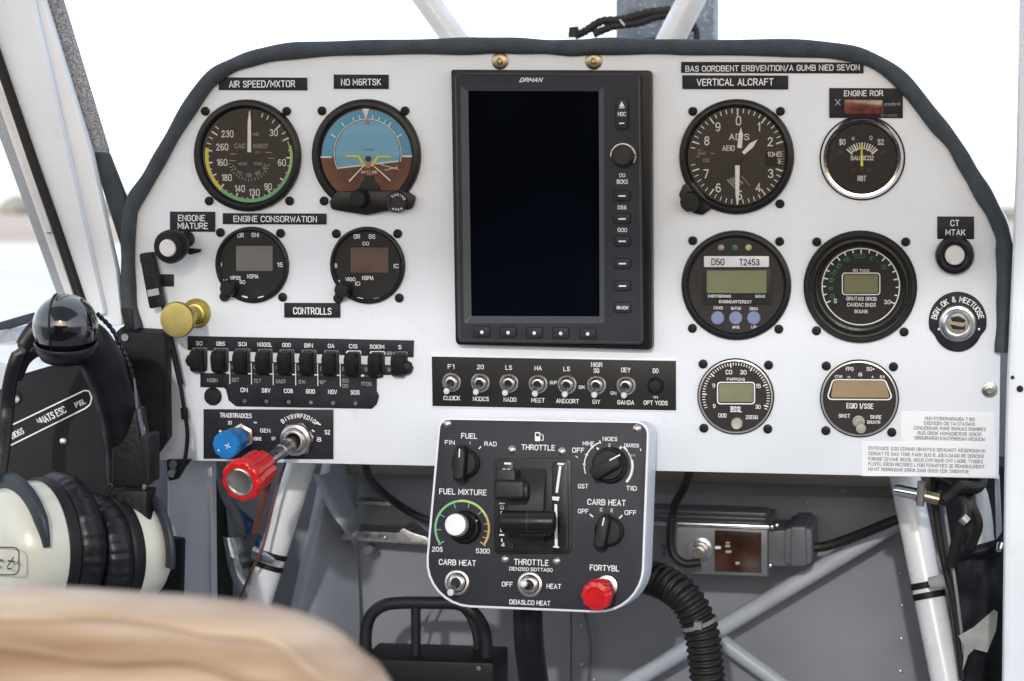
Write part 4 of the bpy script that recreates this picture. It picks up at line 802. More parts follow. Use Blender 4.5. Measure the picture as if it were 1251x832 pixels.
small('small_digital_dial', 'small round black dial with a brownish display, the right of two', 449.5, 324, 47.3, [(411, 285.5), (486, 285.5), (488, 364)], (428.5, 302.5, 474.5, 333), 'lcd_brown', (419, 355),
      [('0R', 436, 289, 5.5, 8), ('GS', 454.5, 289, 5.5, 8), ('00', 446.8, 297.6, 4.4, 8), ('B', 410.5, 324.5, 5, 3), ('IC', 484, 325, 5.2, 6), ('VIGO', 428, 341.2, 4.6, 12), ('NSPIA', 449.5, 339.6, 5, 14), ('ID', 437, 346.5, 4.6, 6), ('z.', 415, 343, 4, 5)], [(440, 364.8, .8), (460.2, 365.2, -.8)])
# ================================================================== NAVIGATION DISPLAY
t = thing('navigation_display', 'large black portrait navigation display with a dark screen and keys, centre of the panel', 'display', P(675, 256, 0))
b = MB(); b.poly(rpoly([(550.5, 85), (795.5, 86), (797, 428), (556, 421.5)], [3, 6, 6, 6]), .011, 0); b.build('back_case', 'bezel_black', t, bevel=.0018)
oc = [(554, 87.5), (783, 89), (786.5, 421), (559, 418)]
SO = [(562.5, 103), (737.5, 104), (738.5, 395), (567, 395)]; SI = [(572, 111), (731.5, 111.5), (732.5, 386.5), (576, 386)]
def loop(c, r): return rpoly(c, [r]*4, 4)
fo = [P(x, y, .0165) for x, y in loop(oc, 6)]; so = [P(x, y, .0165) for x, y in loop(SO, 3)]; si = [P(x, y, .0135) for x, y in loop(SI, 1)]; bo = [p+V((0, .006, 0)) for p in fo]; n_ = len(fo)
b = MB(); b.add(bo+fo+so, [[i, (i+1) % n_, n_+(i+1) % n_, n_+i] for i in range(n_)]+[[n_+i, n_+(i+1) % n_, 2*n_+(i+1) % n_, 2*n_+i] for i in range(n_)]); b.build('front_bezel', 'gps_case', t, smooth=30)
b = MB(); b.add(so+si, [[i, (i+1) % n_, n_+(i+1) % n_, n_+i] for i in range(n_)]); b.build('screen_surround', 'gps_edge', t, smooth=30)
b = MB(); b.poly([(571, 110), (733, 110), (734, 388), (575, 388)], .0134, .012); b.build('screen', 'screen_black', t)
b = MB(); fl = [P(x, y, .0168) for x, y in loop([(556.5, 90), (780.5, 91.5), (784, 418.5), (561.5, 415.5)], 6)]; b.tube(fl+[fl[0]], .0005, 6); b.build('edge_bead', 'gps_edge', t)
txt(t, 'DRMAN', 649, 97.6, 5.2, 27, .0167, 0, 'lettering_white', bold=.035, it=.35)
def key(x0, y0, x1, y1, r=3.5, nm='key', hh=.0016):
    b = MB(); b.poly(rr(x0-1.6, y0-1.6, x1+1.6, y1+1.6, r), .0168, .0160); b.build('key_recess', 'rubber_black', t)
    b = MB(); b.poly(rr(x0, y0, x1, y1, r-1), .0168+hh, .0160); return b.build(nm, 'gps_case', t, bevel=.0005)
key(753, 121.5, 767, 157.5, 5, 'rocker_key')
b = MB(); b.poly([(756.3, 130.2), (759.6, 123.8), (763, 130.2)], .0187, .0184); b.poly(rr(756.3, 149.8, 763, 151.4, .5, 1), .0187, .0184); b.poly(rr(756.3, 131.2, 763, 132.2, .4, 1), .0187, .0184); b.build('key_marks', 'lettering_white', t)
txt(t, 'HDC', 759.8, 139.3, 5, 10, .0186); txt(t, 'DO', 760.3, 214.2, 4.6, 7, .0167); txt(t, 'BCKS', 760.3, 222, 5.4, 13.5, .0167)
k = PN.S(761, 191); c = P(762, 190, .0165); b = MB(); b.lathe(c, V((0, -1, 0)), [(16*k, 0), (16*k, .001), (15*k, .0013), (14*k, .0006)], 40); b.build('knob_ring', 'gps_edge', t)
b = MB(); b.arc(761, 191, 14.6, 16, -90, 80, .0182); b.arc(761, 191, 14.6, 16, 85, 120, .0182); b.build('knob_highlight_ring', 'silver', t)
b = MB(); b.lathe(c, V((0, -1, 0)), [(13.6*k, 0), (13.2*k, .008), (12.4*k, .0095), (10*k, .0105), (0, .0107)], 32, flute=(24, .04, 2)); b.build('selector_knob', 'bezel_satin', t)
for y, lab in [(239, '-'), (267, '-'), (294.3, '-'), (321.6, '-'), (349, '-'), (375.6, 'B')]:
    x = 759.8+(y-239)*.005; key(x-9.5, y-5.2, x+9.5, y+5.8)
    if lab == '-': b = MB(); b.poly(rr(x-4.6, y-.4, x+4.6, y+1.4, .8, 2), .0187, .0184); b.build('key_mark', 'lettering_white', t)
    else: txt(t, 'BKADM', x, y+.3, 4, 14, .0187)
txt(t, '0S6', 760, 253.4, 5, 11, .0167); txt(t, 'G00', 760.3, 281, 5, 11.5, .0167)
for i, x in enumerate([588.7, 620.7, 652.7, 685, 718]):
    y = 405.2+i*.5; key(x-9.2, y-5.5, x+9.2, y+6, 3)
    b = MB(); disc(b, x, y+.6, 2.1, .0183, .0187, seg=12); b.build('key_mark', 'lettering_white', t)
for x, lab in [(611, 'brass coloured screw above the display, left of two'), (725.5, 'brass coloured screw above the display, right of two')]:
    o = screw(None, x, 74.5, 10.5, 'brass') if False else None
    me = screw_mesh(10.5*PN.S(x, 74.5), 'brass'); o = bpy.data.objects.new('panel_screw', me); COL.objects.link(o); o.location = P(x, 74.5, .0002); tag(o, lab, 'screw')
me = screw_mesh(9.5*PN.S(1209, 476), 'steel'); o = bpy.data.objects.new('panel_screw', me); COL.objects.link(o); o.location = P(1209, 476, .0002); tag(o, 'silver panel screw near the right end of the panel', 'screw')
# ================================================================== ROCKER SWITCH BANK
t = thing('rocker_switch_bank', 'row of ten black rocker levers on notched black plates at the lower left', 'switch bank', P(365, 455, 0))
b = MB(); b.poly([(229, 410.5), (505.5, 416), (505, 436.5), (229, 427.5)], .0012, 0); b.build('upper_plate', 'placard', t, bevel=.0002)
b = MB(); b.poly([(280, 441), (498, 446.5), (498, 458), (468, 458), (468, 461), (460, 463), (460, 478), (463, 484), (460, 494), (454, 499.5), (288, 496.5), (279, 489), (276, 476), (273, 473.5), (244.5, 473), (244.5, 456), (280, 456)], .0012, 0); b.build('lower_plate', 'placard', t, bevel=.0002)
k = PN.S(260, 484); b = MB(); b.lathe(P(260.5, 484, 0), V((0, -1, 0)), [(11*k, 0), (11*k, .0014), (9*k, .0026), (0, .003)], 24); b.build('hole_plug', 'rubber_black', t)
xs = [243.5, 269.5, 296, 323.5, 350, 377, 404.5, 431.5, 460.5, 488.5]
for i, x in enumerate(xs):
    y = 428+i*.55; n0 = MB()
    n0.poly(rr(x-7.8, y-2.6, x+9, y+26, 3), .0022, .0); bs = n0.build('switch_frame', 'bezel_satin', t, bevel=.0004)
    b = MB(); b.poly(rr(x-8.6, y-3.4, x+9.6, y+3, 2), .0017, .0); b.build('frame_edge', 'lettering_white' if i in (7, 8) else 'silver', bs)
    # lever: wedge leaning out and down
    pr = [(-.5, .0022), (0, .0100), (6, .0135), (17, .0125), (24, .0105), (27, .0060), (27, .0022)]
    vs_ = []
    for dx in (-6.8, 7.0):
        for yy, d in pr: vs_.append(P(x, y, .0)+V((dx*k, -d, -(yy-1)*k)))
    m_ = len(pr); b = MB(); b.add(vs_, [list(range(m_)), list(range(2*m_-1, m_-1, -1))]+[[j, j+m_, (j+1) % m_+m_, (j+1) % m_] for j in range(m_)]); b.build('lever', 'rubber_black', bs, bevel=.0012)
for x, y, w_ in [(236.5, 440, 7), (496.5, 449, 7.5)]:
    b = MB(); c = P(x, y, 0); b.lathe(c, V((0, -1, 0)), [(9*k, 0), (9*k, .003), (7.5*k, .006), (0, .007)], 8); b.build('end_lug', 'rubber_black', t, bevel=.0006)
for i, (x, s_) in enumerate(zip(xs, ['SO', 'OBS', 'SOI', 'NOOOL', 'OOO', 'BIN', 'OA', 'CIS', 'SOIOM', 'S'])):
    txt(t, s_, x, 419.4+i*.52, 5, {1: 4, 2: 8, 3: 10.5, 5: 18}[len(s_)], .0015, bold=.02)
for i, (x, s_) in enumerate([(298.3, 'ON'), (325, 'S8V'), (352.3, 'CO8'), (379.3, 'GOO'), (406.3, 'NOV'), (433.8, 'SOS')]):
    txt(t, s_, x, 476.4+i*.6, 5.4, 9 if len(s_) == 2 else 11, .0015, bold=.02)
    b = MB(); disc(b, x+1, 489.7+i*.6, 2.5, .0012, .0024, seg=12); b.build('stud', 'silver', t)
for s_, x, y, w_ in [('HOBN', 259.5, 464.6, 13), ('S27', 287.5, 464, 9), ('127', 314.5, 465.2, 9), ('SA07', 343, 466, 12), ('SW', 368.8, 466.4, 9), ('16"', 394, 467, 8), ('1TOS', 447.5, 469, 13), ('SG', 421.8, 465, 8), ('OO', 421.8, 471.5, 7), ('OAC', 477, 451.8, 7), ('HBI', 475, 431.8, 8)]: txt(t, s_, x, y, 4.6, w_, .0015 if s_ != 'HBI' else .0016, 0, 'lettering_grey')
b = MB()
for i, x in enumerate([280.5, 307, 333.5, 361, 388, 415.5]):
    b.line((x, 443+i*.4), (x+.3, 469+i*.6), 1, .0014); b.line((x-4, 456+i*.5), (x+1, 456+i*.5), 1.6, .0014)
b.line((441, 459), (445, 458.8), 2.2, .0014); b.build('plate_lines', 'lettering_white', t)
for i, (x, s_) in enumerate([(284.5, 'B'), (311.3, 'G'), (338.5, 'N'), (365.5, 'B'), (392.7, 'O'), (420, 'SI'), (448, '01')]):
    txt(t, s_, x, 448+i*.55, 4.6, 3 if len(s_) == 1 else 4.4, .0015, 0, 'lettering_grey'); txt(t, 'o', x, 456+i*.55, 2.4, None, .0015, 0, 'lettering_grey')
# ================================================================== TOGGLE SWITCH PLATE
t = thing('toggle_switch_plate', 'long black plate with seven silver toggles under the navigation display', 'switch panel', P(677, 469, 0))
b = MB(); b.poly([(525.5, 433.5), (828, 439), (828, 503.5), (526.5, 498)], .0012, 0); b.build('white_backing', 'white_paint', t, bevel=.0003)
b = MB(); b.poly([(527.3, 435.7), (825.8, 441), (825.8, 501.5), (528.3, 496)], .0020, .0010); b.build('plate', 'face_black', t, bevel=.0002)
for (x, y), (tx, ty) in zip([(551.8, 467), (587, 467.5), (622, 468), (657.6, 469), (693, 469.6), (729, 470.3), (765, 471)], [(545.5, 478), (581.3, 479), (617, 480), (653.5, 481), (690, 481.8), (726, 482.4), (762.3, 483)]):
    toggle(t, x, y, 11.6, tx, ty, .002)
k = PN.S(801, 471); b = MB(); b.lathe(P(801, 471, .002), V((0, -1, 0)), [(10.5*k, 0), (10*k, .003), (7*k, .005), (0, .0055)], 8); b.build('hole_plug', 'rubber_black', t)
for s_, x, y, w_ in [('F1', 551, 447.8, 8), ('20', 586.8, 448.3, 8.5), ('LS', 621.5, 449, 8), ('HA', 657.5, 449.8, 9), ('LS', 692.3, 450.6, 8), ('NIGR', 729, 445.6, 14), ('SG', 728.6, 452.8, 7), ('OEY', 764.5, 452, 11.5), ('DO', 801, 453, 7)]: txt(t, s_, x, y, 5.6, w_, .0023)
for s_, x, y, w_ in [('CUDICK', 552, 486.3, 20.5), ('NODCS', 587.5, 487.3, 19.5), ('NADO', 623, 488.1, 15.5), ('MEET', 657.3, 489, 16.5), ('ANDOORT', 693.3, 490, 28), ('GIY', 728.6, 490.8, 9.5), ('GANDA', 764.5, 491.6, 20.5), ('OPT YODS', 801, 492.2, 29.5)]: txt(t, s_, x, y, 5.3, w_, .0023)
for s_, x, y, w_ in [('SUP', 676, 467.4, 9), ('SIK', 710.8, 473, 8), ('GN', 749.5, 480.3, 7), ('m', 801, 484.9, 5)]: txt(t, s_, x, y, 4.2, w_, .0023)
# ================================================================== LOWER LEFT PLATE AND ITS KNOBS
t = placard('black plate behind the blue and red knobs at the lower left', 248.5, 500, 407, 560.5, [('TRADITIRADCES', 288, 507.6, 5.6, 39), ('BT', 281.3, 516.6, 4.4, 5), ('o', 311.8, 516, 4, 4), ('GEN', 324, 526, 4.8, 12.5), ('ENGINE', 313, 536, 4.2, 13), ('S2', 400, 528, 5.5, 7), ('8', 389.8, 536.8, 5.5, 6), ('BT', 334.5, 535.8, 4, 5)], nm='knob_plate', cat='plate', bold=.016)
arctxt(t, 'BIVSVRFEDIOF', 364.5, 539, 31, -38, 46, 5.4, .0016, bold=.03)
b = MB(); b.line((387, 517), (392, 519), 1.6, .0015); b.line((381, 525), (384, 527.5), 1.6, .0015); b.line((268, 526), (270, 527.5), 3, .0015); b.build('plate_lines', 'lettering_white', t)
t = thing('control_knob', 'bright blue ribbed knob on a silver nut at the lower left', 'knob', P(296, 533, 0))
a = P(297, 532, .0015); q = P(276, 544, .034); ax = (q-a).normalized(); k = PN.S(290, 540)
b = MB(); b.lathe(a, ax, [(16*k, 0), (16*k, .003), (12.5*k, .0036), (12.5*k, .009)], 6); b.lathe(a, ax, [(11*k, .003), (11*k, .013), (9*k, .014)], 24); b.build('hex_nut', 'nickel', t, bevel=.0004)
b = MB(); b.lathe(a, ax, [(11*k, .011), (14.5*k, .012), (15.5*k, .016), (15.7*k, .026), (17*k, .028), (17*k, .0325), (15.5*k, .0345), (9*k, .035), (0, .0346)], 32, flute=(10, .05, 2)); b.build('blue_grip', 'blue_plastic', t)
b = MB(); FR2 = Frame(a+ax*.0352, ax, V((1, 0, 0)), V((0, 0, 1)))
for aa in range(4): b.tick(278, 545, .5, 4, aa*90+20, .9, .0002, FR2)
b.line((266, 549), (268, 551), 1.4, .0002, FR2); b.build('print', 'lettering_white', t)
t = thing('control_knob', 'big red fluted knob with a silver end cap on a long steel shaft', 'knob', P(364, 537, 0))
a = P(364, 536, .0015); q = P(293.5, 588.5, .098); ax = (q-a).normalized(); Lk = (q-a).length; k2 = PN.S(294, 588, .098)
n_ = V((0, -1, 0)); k = PN.S(364, 536); b = MB(); b.lathe(a, n_, [(22*k, 0), (22*k, .003), (20*k, .004)], 6, ref=V((.4, 0, 1))); b.lathe(a, n_, [(19*k, .003), (19*k, .008), (15*k, .0085), (15*k, .012), (12.5*k, .0135), (10*k, .0135), (9*k, .010)], 32); b.build('hex_nut', 'nickel', t, bevel=.0004)
b = MB(); b.tube([a, a+ax*.03, a+ax*.031, a+ax*(Lk*.8)], [.0058, .0055, .0046, .0046], 20); b.build('shaft', 'steel', t)
rb = 26*k2; L0 = Lk-.036
b = MB(); b.lathe(a, ax, [(0, L0), (rb*.62, L0), (rb*.84, L0+.002), (rb*.88, L0+.006), (rb*.90, Lk-.012), (rb*1.0, Lk-.009), (rb*1.03, Lk-.004), (rb*.99, Lk-.001), (rb*.9, Lk), (rb*.66, Lk+.0004), (rb*.66, Lk-.002)], 96, flute=(9, .10, 3)); b.build('red_grip', 'red_plastic', t, smooth=25)
b = MB(); b.lathe(a, ax, [(rb*.665, Lk-.002), (rb*.665, Lk+.0012), (rb*.60, Lk+.0016), (rb*.585, Lk+.0004), (0, Lk+.0007)], 40); b.build('end_cap', 'silver', t)
# black mixture knob
t = thing('mixture_knob', 'black knob with a white centre under the ENGONE MIATURE label', 'knob', P(228, 293, 0))
a = P(229, 292, 0); q = P(205, 303, .036); ax = (q-a).normalized(); Lk = (q-a).length; k = PN.S(205, 303, .03)
b = MB(); b.lathe(a, ax, [(10*k, 0), (10*k, .006), (8.5*k, .007), (8.5*k, .018), (13*k, .021), (19*k, Lk-.013), (20.5*k, Lk-.008), (20.5*k, Lk-.003), (18.5*k, Lk), (12*k, Lk+.0006), (11*k, Lk-.001)], 40); b.build('grip', 'rubber_black', t)
b = MB(); b.lathe(a, ax, [(11*k, Lk-.001), (10.6*k, Lk+.001), (9.4*k, Lk+.0018), (0, Lk+.002)], 28); b.build('white_centre', 'white_plastic', t)
b = MB(); b.poly([(226, 303), (245, 304.5), (243, 308.5), (232, 311.5), (226, 308)], .010, .006); b.build('lock_tab', 'rubber_black', t, bevel=.0005)
# brass knob
t = thing('brass_knob', 'large brass pull knob on a brass flange at the left end of the panel', 'knob', P(240, 383, 0))
a = P(240.5, 382.5, 0); q = P(215.5, 391, .042); ax = (q-a).normalized(); Lk = (q-a).length
b = MB(); b.lathe(a, n_, [(18.5*k, 0), (18.5*k, .0015), (16*k, .0035), (14*k, .003), (12*k, .005), (9*k, .0055)], 36); b.build('flange', 'brass', t)
b = MB(); b.lathe(a, ax, [(8.5*k, .002), (10*k, .006), (9*k, .012), (10.5*k, .014), (10*k, .020), (8.5*k, .022), (12*k, Lk-.013), (18*k, Lk-.008), (21.5*k, Lk-.005), (22.3*k, Lk-.002), (21*k, Lk), (12*k, Lk+.0005), (0, Lk+.0003)], 44); b.build('pull_grip', 'brass', t)
# push button and key switch
t = thing('push_button', 'round black ringed push button with a white centre below the CT MTAK label', 'button', P(1166.5, 311.5, 0)); k = PN.S(1166, 311)
b = MB(); b.lathe(P(1166.5, 311.5, 0), n_, [(23.5*k, 0), (23.5*k, .004), (22*k, .0075), (17.5*k, .0085), (14*k, .0075), (12.5*k, .004), (12.5*k, .003)], 44); b.build('collar', 'bezel_black', t)
b = MB(); b.lathe(P(1166.5, 311.5, .003), n_, [(12.3*k, 0), (12.3*k, .002), (11.4*k, .003), (0, .0034)], 32); b.build('button_cap', 'white_plastic', t)
t = thing('key_switch', 'silver key switch on a round black plate with an arc of white lettering at right', 'key switch', P(1170, 395, 0))
up_ = [(1170+35.5*math.sin(R(a_)), 393-36.5*math.cos(R(a_))) for a_ in range(-105, 106, 7)]; lo_ = [(1170+30*math.sin(R(a_)), 399-31*math.cos(R(a_))) for a_ in range(112, 250, 8)]
b = MB(); b.poly(up_+lo_, .0014, 0); b.build('plate', 'placard', t, bevel=.0002)
arctxt(t, 'BGN.OK & MEETUOSE', 1170, 395, 29.5, -75, 75, 7, .0017, bold=.025)
b = MB(); disc(b, 1147, 402, 1.5, .0014, .0018, seg=10); disc(b, 1196, 402, 1.5, .0014, .0018, seg=10); b.build('plate_marks', 'lettering_white', t)
b = MB(); b.lathe(P(1170, 395, .0014), n_, [(22.5*k, 0), (22.5*k, .002), (21*k, .0032), (18.6*k, .0036), (17.6*k, .007), (15*k, .0078), (13.6*k, .0074), (13*k, .005), (0, .005)], 44); b.build('lock_ring', 'silver', t)
b = MB(); b.lathe(P(1170, 395, .0062), n_, [(11.5*k, 0), (11.5*k, .001), (0, .0012)], 28); core = b.build('lock_core', 'nickel', t)
b = MB(); b.poly([(1161, 388), (1171, 386), (1180, 391), (1178, 394), (1163, 392.5)], .0085, .007); b.poly([(1160, 396), (1176, 399), (1180, 397), (1178, 403), (1164, 402)], .0085, .007); b.build('key_slot', 'face_black', core, bevel=.0002)
# strap connector and its cord at the left of the panel
t = thing('headset_plug', 'black connector with a pale band and thin cord at the left panel end', 'connector', P(185, 345, .02))
b = MB(); b.poly(rpoly([(169, 310), (185, 308), (199, 374), (182, 378)], [3]*4), .016, .006); b.build('connector_body', 'black_vinyl', t, bevel=.003)
b = MB(); b.poly([(179.5, 354.5), (193, 352), (194.5, 360), (181, 362.5)], .0166, .0150); b.build('pale_band', 'lettering_grey', t)
b = MB(); b.poly([(171, 318), (186, 316), (186.5, 319), (171.5, 321)], .0168, .0150); b.poly([(176, 337), (190.5, 334), (191, 336.5), (176.6, 339.5)], .0168, .0150); b.build('rib', 'rubber_black', t)
b = MB(); b.tube(spline([P(x, y, d) for x, y, d in [(192, 350, .012), (199, 374, .011), (207, 400, .012), (213, 432, .008), (219, 462, .006), (225, 500, .006), (229, 530, .006), (226, 560, .008), (219, 574, .012), (213, 584, .01)]], 8), .0016, 10); b.build('cord', 'rubber_black', t, smooth=60)
b = MB(); b.tube([P(211, 425, .009), P(216, 448, .0075), P(221, 470, .007)], .0024, 10); b.build('cord_sleeve', 'black_vinyl', t, smooth=60); b = MB(); b.tube([P(224.5, 498, .0065), P(226, 512, .0065)], .003, 8); b.build('cord_stop', 'rubber_black', t)
# ================================================================== THROTTLE BOX (its face leans, bottom towards the viewer)
TH = R(9); tc = P(655, 630, .055)
BX = Frame(tc, V((0, -math.cos(TH), math.sin(TH))), V((1, 0, 0)), V((0, math.sin(TH), math.cos(TH)))); BP = BX.P
t = thing('throttle_box', 'black hanging control box with throttle levers, knobs and a silver rim below the panel centre', 'control box', P(655, 590, 0)); n_ = BX.n
rim = rpoly([(536, 510), (793.5, 514.5), (785, 751), (515.5, 740)], [14, 16, 56, 56], 8)
face = rpoly([(538.5, 512.5), (790.5, 517), (782, 748), (518.5, 737)], [12, 14, 53.5, 53.5], 8)
b = MB(); b.poly(rim, 0, -.040, BX); b.build('box_shell', 'white_paint', t, bevel=.0012, seg=3)
b = MB(); b.poly(face, .0012, -.001, BX); b.build('face_plate', 'gps_case', t, bevel=.0004)
def bt(*a, **k_): k_['fr'] = BX; k_.setdefault('d', .0015); txt(t, *a, **k_)
for x, y, r_ in [(546.5, 517.5, 5), (778.5, 523.5, 5.2), (625.5, 549.5, 4.8), (686.5, 551.5, 4.8), (617, 683, 4.8), (680, 685.5, 4.8)]: screw(t, x, y, r_, 'small', .0012, BX)
for s_, x, y, h, w_ in [('FUEL', 573.3, 532.6, 6.6, 20), ('FIN', 549.5, 540.5, 5.2, 12), ('RAD', 599.3, 542.3, 5.4, 15), ('THROTTLE', 657.5, 546.7, 6.8, 41), ('FUEL MIXTURE', 565.5, 601, 7, 58), ('205', 534.3, 671, 5.8, 13), ('5300', 589.8, 673.2, 6, 17), ('CARB HEAT', 558.8, 687.3, 7, 45.5),
                        ('THROTTLE', 649, 687, 7.2, 42.5), ('DIENZISO BOTTAGO', 648.5, 695.6, 4.4, 53), ('OFF', 619.8, 713.8, 6, 13.5), ('HEAT', 676.7, 716.3, 6, 18), ('DEIASLCO HEAT', 647.3, 736.2, 5.8, 50), ('FORTYBL', 738.5, 694, 7.2, 36), ('OFF', 706.5, 550, 6, 15), ('MINE', 718.8, 541.8, 5, 14), ('NIOES', 745.2, 536.2, 5, 18), ('2', 744.5, 543.8, 4, 2.6), ('DIARDS', 771.8, 544.2, 4.6, 18),
                        ('GST', 712.3, 594, 5.6, 12.5), ('TIID', 771.5, 596.5, 5.6, 13), ('CARB HEAT', 741, 613.8, 7.2, 47), ('OPF', 712.5, 624.5, 5.6, 13), ('OFF', 770.3, 626.3, 5.8, 14.5), ('C', 734.6, 622.6, 4.2, 3.4), ('E', 747.6, 623.6, 4.2, 3), ('1', 574, 541.3, 3.2, 1.2), ('11', 773, 556.6, 2.6, 5)]: bt(s_, x, y, h, w_, bold=.018)
b = MB()
for l in [((585, 548.5), (587.5, 545.5), 1.4), ((720.5, 628), (724.5, 631.5), 1.8), ((756.5, 633.5), (760, 629.5), 1.8), ((703, 557), (706, 559), 1), ((757, 548), (759.5, 545.5), 2.6), ((729, 547), (731.5, 549), 2), ((782.5, 548), (782.8, 551), 1.2)]: b.line(l[0], l[1], l[2], .0015, BX)
b.arc(744, 569, 30, 31.4, -110, -22, .0015, BX)
for a_ in (-88, -66, -44, -22): b.tick(744, 569, 29, 33, a_, 1.2, .0015, BX)
b.arc(743, 569, 29, 30.2, 50, 75, .0015, BX); b.arc(743, 569, 28.5, 31.5, 75, 130, .0015, BX); b.arc(743, 569, 28.8, 31, 38, 50, .0015, BX)
tag(b.build('scale_lines', 'lettering_white', t), kind='stuff')
b = MB(); b.poly(rr(653.5, 528, 660, 539, .8, 1), .0015, .0013, BX); b.line((661.5, 530), (664, 533), 1, .0015, BX); b.line((663.6, 532.5), (663.6, 538), 1, .0015, BX); b.line((661, 537.8), (664, 537.8), 1, .0015, BX); b.build('fuel_pump_icon', 'lettering_white', t)
b = MB(); b.poly(rr(654.8, 529.5, 658.8, 533, .3, 1), .0017, .0016, BX); b.build('icon_window', 'face_black', t)
b = MB(); b.arc(564.5, 645.5, 32.3, 35, -128, -10, .0015, BX)
for a_ in (-95, -60, -20, 15, 48): b.tick(564.5, 645.5, 26, 32.3, a_, 1, .0015, BX)
b.tick(564.5, 645.5, 28, 36, -126, 1.6, .0015, BX); b.build('green_scale', 'green_ink', t)
b = MB(); b.arc(564.5, 645.5, 32.3, 35, -10, 62, .0015, BX); b.build('lime_scale', 'lime_ink', t)
b = MB(); b.arc(564.5, 645.5, 32.3, 35, 62, 126, .0015, BX)
for a_ in (78, 95, 110): b.tick(564.5, 645.5, 28, 32.3, a_, 1, .0015, BX)
b.tick(564.5, 645.5, 28, 36, 124, 1.6, .0015, BX); b.build('amber_scale', 'amber_ink', t)
kb = BX.S(570, 600)
# pointer knobs
def pknob(cx, cy, r_, gx, gy, ang, ln=46, wd=13, nm='rotary_knob', mark=True):
    c = BP(cx, cy, .0012); b = MB(); b.lathe(c, n_, [(r_*kb, 0), (r_*kb, .004), (r_*.88*kb, .0055), (r_*.8*kb, .0055)], 40, flute=(20, .03, 1)); b.lathe(c, n_, [(r_*.82*kb, .005), (r_*.8*kb, .009), (0, .0095)], 32); o = b.build(nm, 'rubber_black', t)
    a_ = R(ang); X = BX.x*math.cos(a_)-BX.z*math.sin(a_); Z = BX.x*math.sin(a_)+BX.z*math.cos(a_); g_ = BP(gx, gy, .020); vs_ = []
    w2 = wd*kb/2; l2 = ln*kb/2
    for dd, s_ in ((-.0125, 1), (-.0012, .94), (0, .80)):
        for (u, v_) in [(-1, -.82), (-.6, -1), (.6, -1), (1, -.82), (1, .7), (.5, 1), (-.5, 1), (-1, .7)]: vs_.append(g_+X*u*w2*(s_ if dd else .8)+Z*v_*l2*s_+n_*dd)
    fs = [[i, (i+1) % 8, 8+(i+1) % 8, 8+i] for i in range(8)]+[[8+i, 8+(i+1) % 8, 16+(i+1) % 8, 16+i] for i in range(8)]+[list(range(16, 24))]
    b = MB(); b.add(vs_, fs); b.build('pointer_grip', 'rubber_black', o, bevel=.0008, smooth=25)
    if mark: b = MB(); b.prism([g_+X*(-.7*kb)+Z*l2*.35+n_*.0003, g_+X*(.7*kb)+Z*l2*.35+n_*.0003, g_+X*(.7*kb)+Z*l2*.8+n_*.0003, g_+X*(-.7*kb)+Z*l2*.8+n_*.0003], [g_+X*(-.7*kb)+Z*l2*.35-n_*.0003, g_+X*(.7*kb)+Z*l2*.35-n_*.0003, g_+X*(.7*kb)+Z*l2*.8-n_*.0003, g_+X*(-.7*kb)+Z*l2*.8-n_*.0003]); b.build('white_mark', 'lettering_white', o)
    return o
pknob(570, 566, 17.5, 560.5, 566.5, 2, 45, 15)
pknob(745, 649, 18, 734.5, 650, 10, 44, 15)
c = BP(746, 568, .0012); b = MB(); b.lathe(c, n_, [(22*kb, 0), (22*kb, .005), (20*kb, .0075), (18*kb, .0075)], 44, flute=(24, .03, 1)); b.lathe(c, n_, [(19*kb, .007), (18*kb, .011), (17*kb, .012), (0, .0122)], 36); o = b.build('rotary_knob', 'rubber_black', t)
g_ = BP(739, 571, .022); b = MB(); a_ = R(62); Z = BX.x*math.sin(a_)+BX.z*math.cos(a_); X = BX.x*math.cos(a_)-BX.z*math.sin(a_); vs_ = []
for dd, s_ in ((-.010, 1), (0, .88)):
    for u, v_ in [(-1, -.9), (-.5, -1.05), (.5, -1.05), (1, -.9), (.8, .9), (.3, 1.05), (-.3, 1.05), (-.8, .9)]: vs_.append(g_+X*u*9*kb*s_+Z*v_*20*kb*s_+n_*dd)
b.add(vs_, [[i, (i+1) % 8, 8+(i+1) % 8, 8+i] for i in range(8)]+[list(range(8, 16))]); b.build('pointer_grip', 'rubber_black', o, bevel=.001)
b = MB(); b.line((744.5, 562.5), (757.5, 555.5), 1.6, .0226, BX); b.build('white_mark', 'lettering_white', o)
# mixture dial knob
c = BP(568, 644, .0012); ax = (BP(556.5, 641, .026)-c).normalized(); b = MB(); b.lathe(c, n_, [(21*kb, 0), (20.5*kb, .003), (18*kb, .0055), (15*kb, .006)], 40, flute=(28, .03, 1)); b.lathe(c, ax, [(16.5*kb, .003), (16*kb, .018), (14.5*kb, .020)], 40); o = b.build('mixture_dial', 'rubber_black', t)
b = MB(); b.lathe(c, ax, [(13.8*kb, .017), (13.8*kb, .0245), (12.8*kb, .0256), (0, .0259)], 40); b.build('white_cap', 'brushed_cap', o)
b = MB(); b.line((580, 636), (583, 636.5), 2, .0064, BX); b.build('white_mark', 'lettering_white', o)
# toggles
toggle(t, 558.5, 711.5, 15.5, 550.5, 724, .0012, BX, ln=.018, tipr=.0026)
toggle(t, 647.5, 714, 15.5, 639.5, 713, .0012, BX, ln=.017, tipr=.0028)
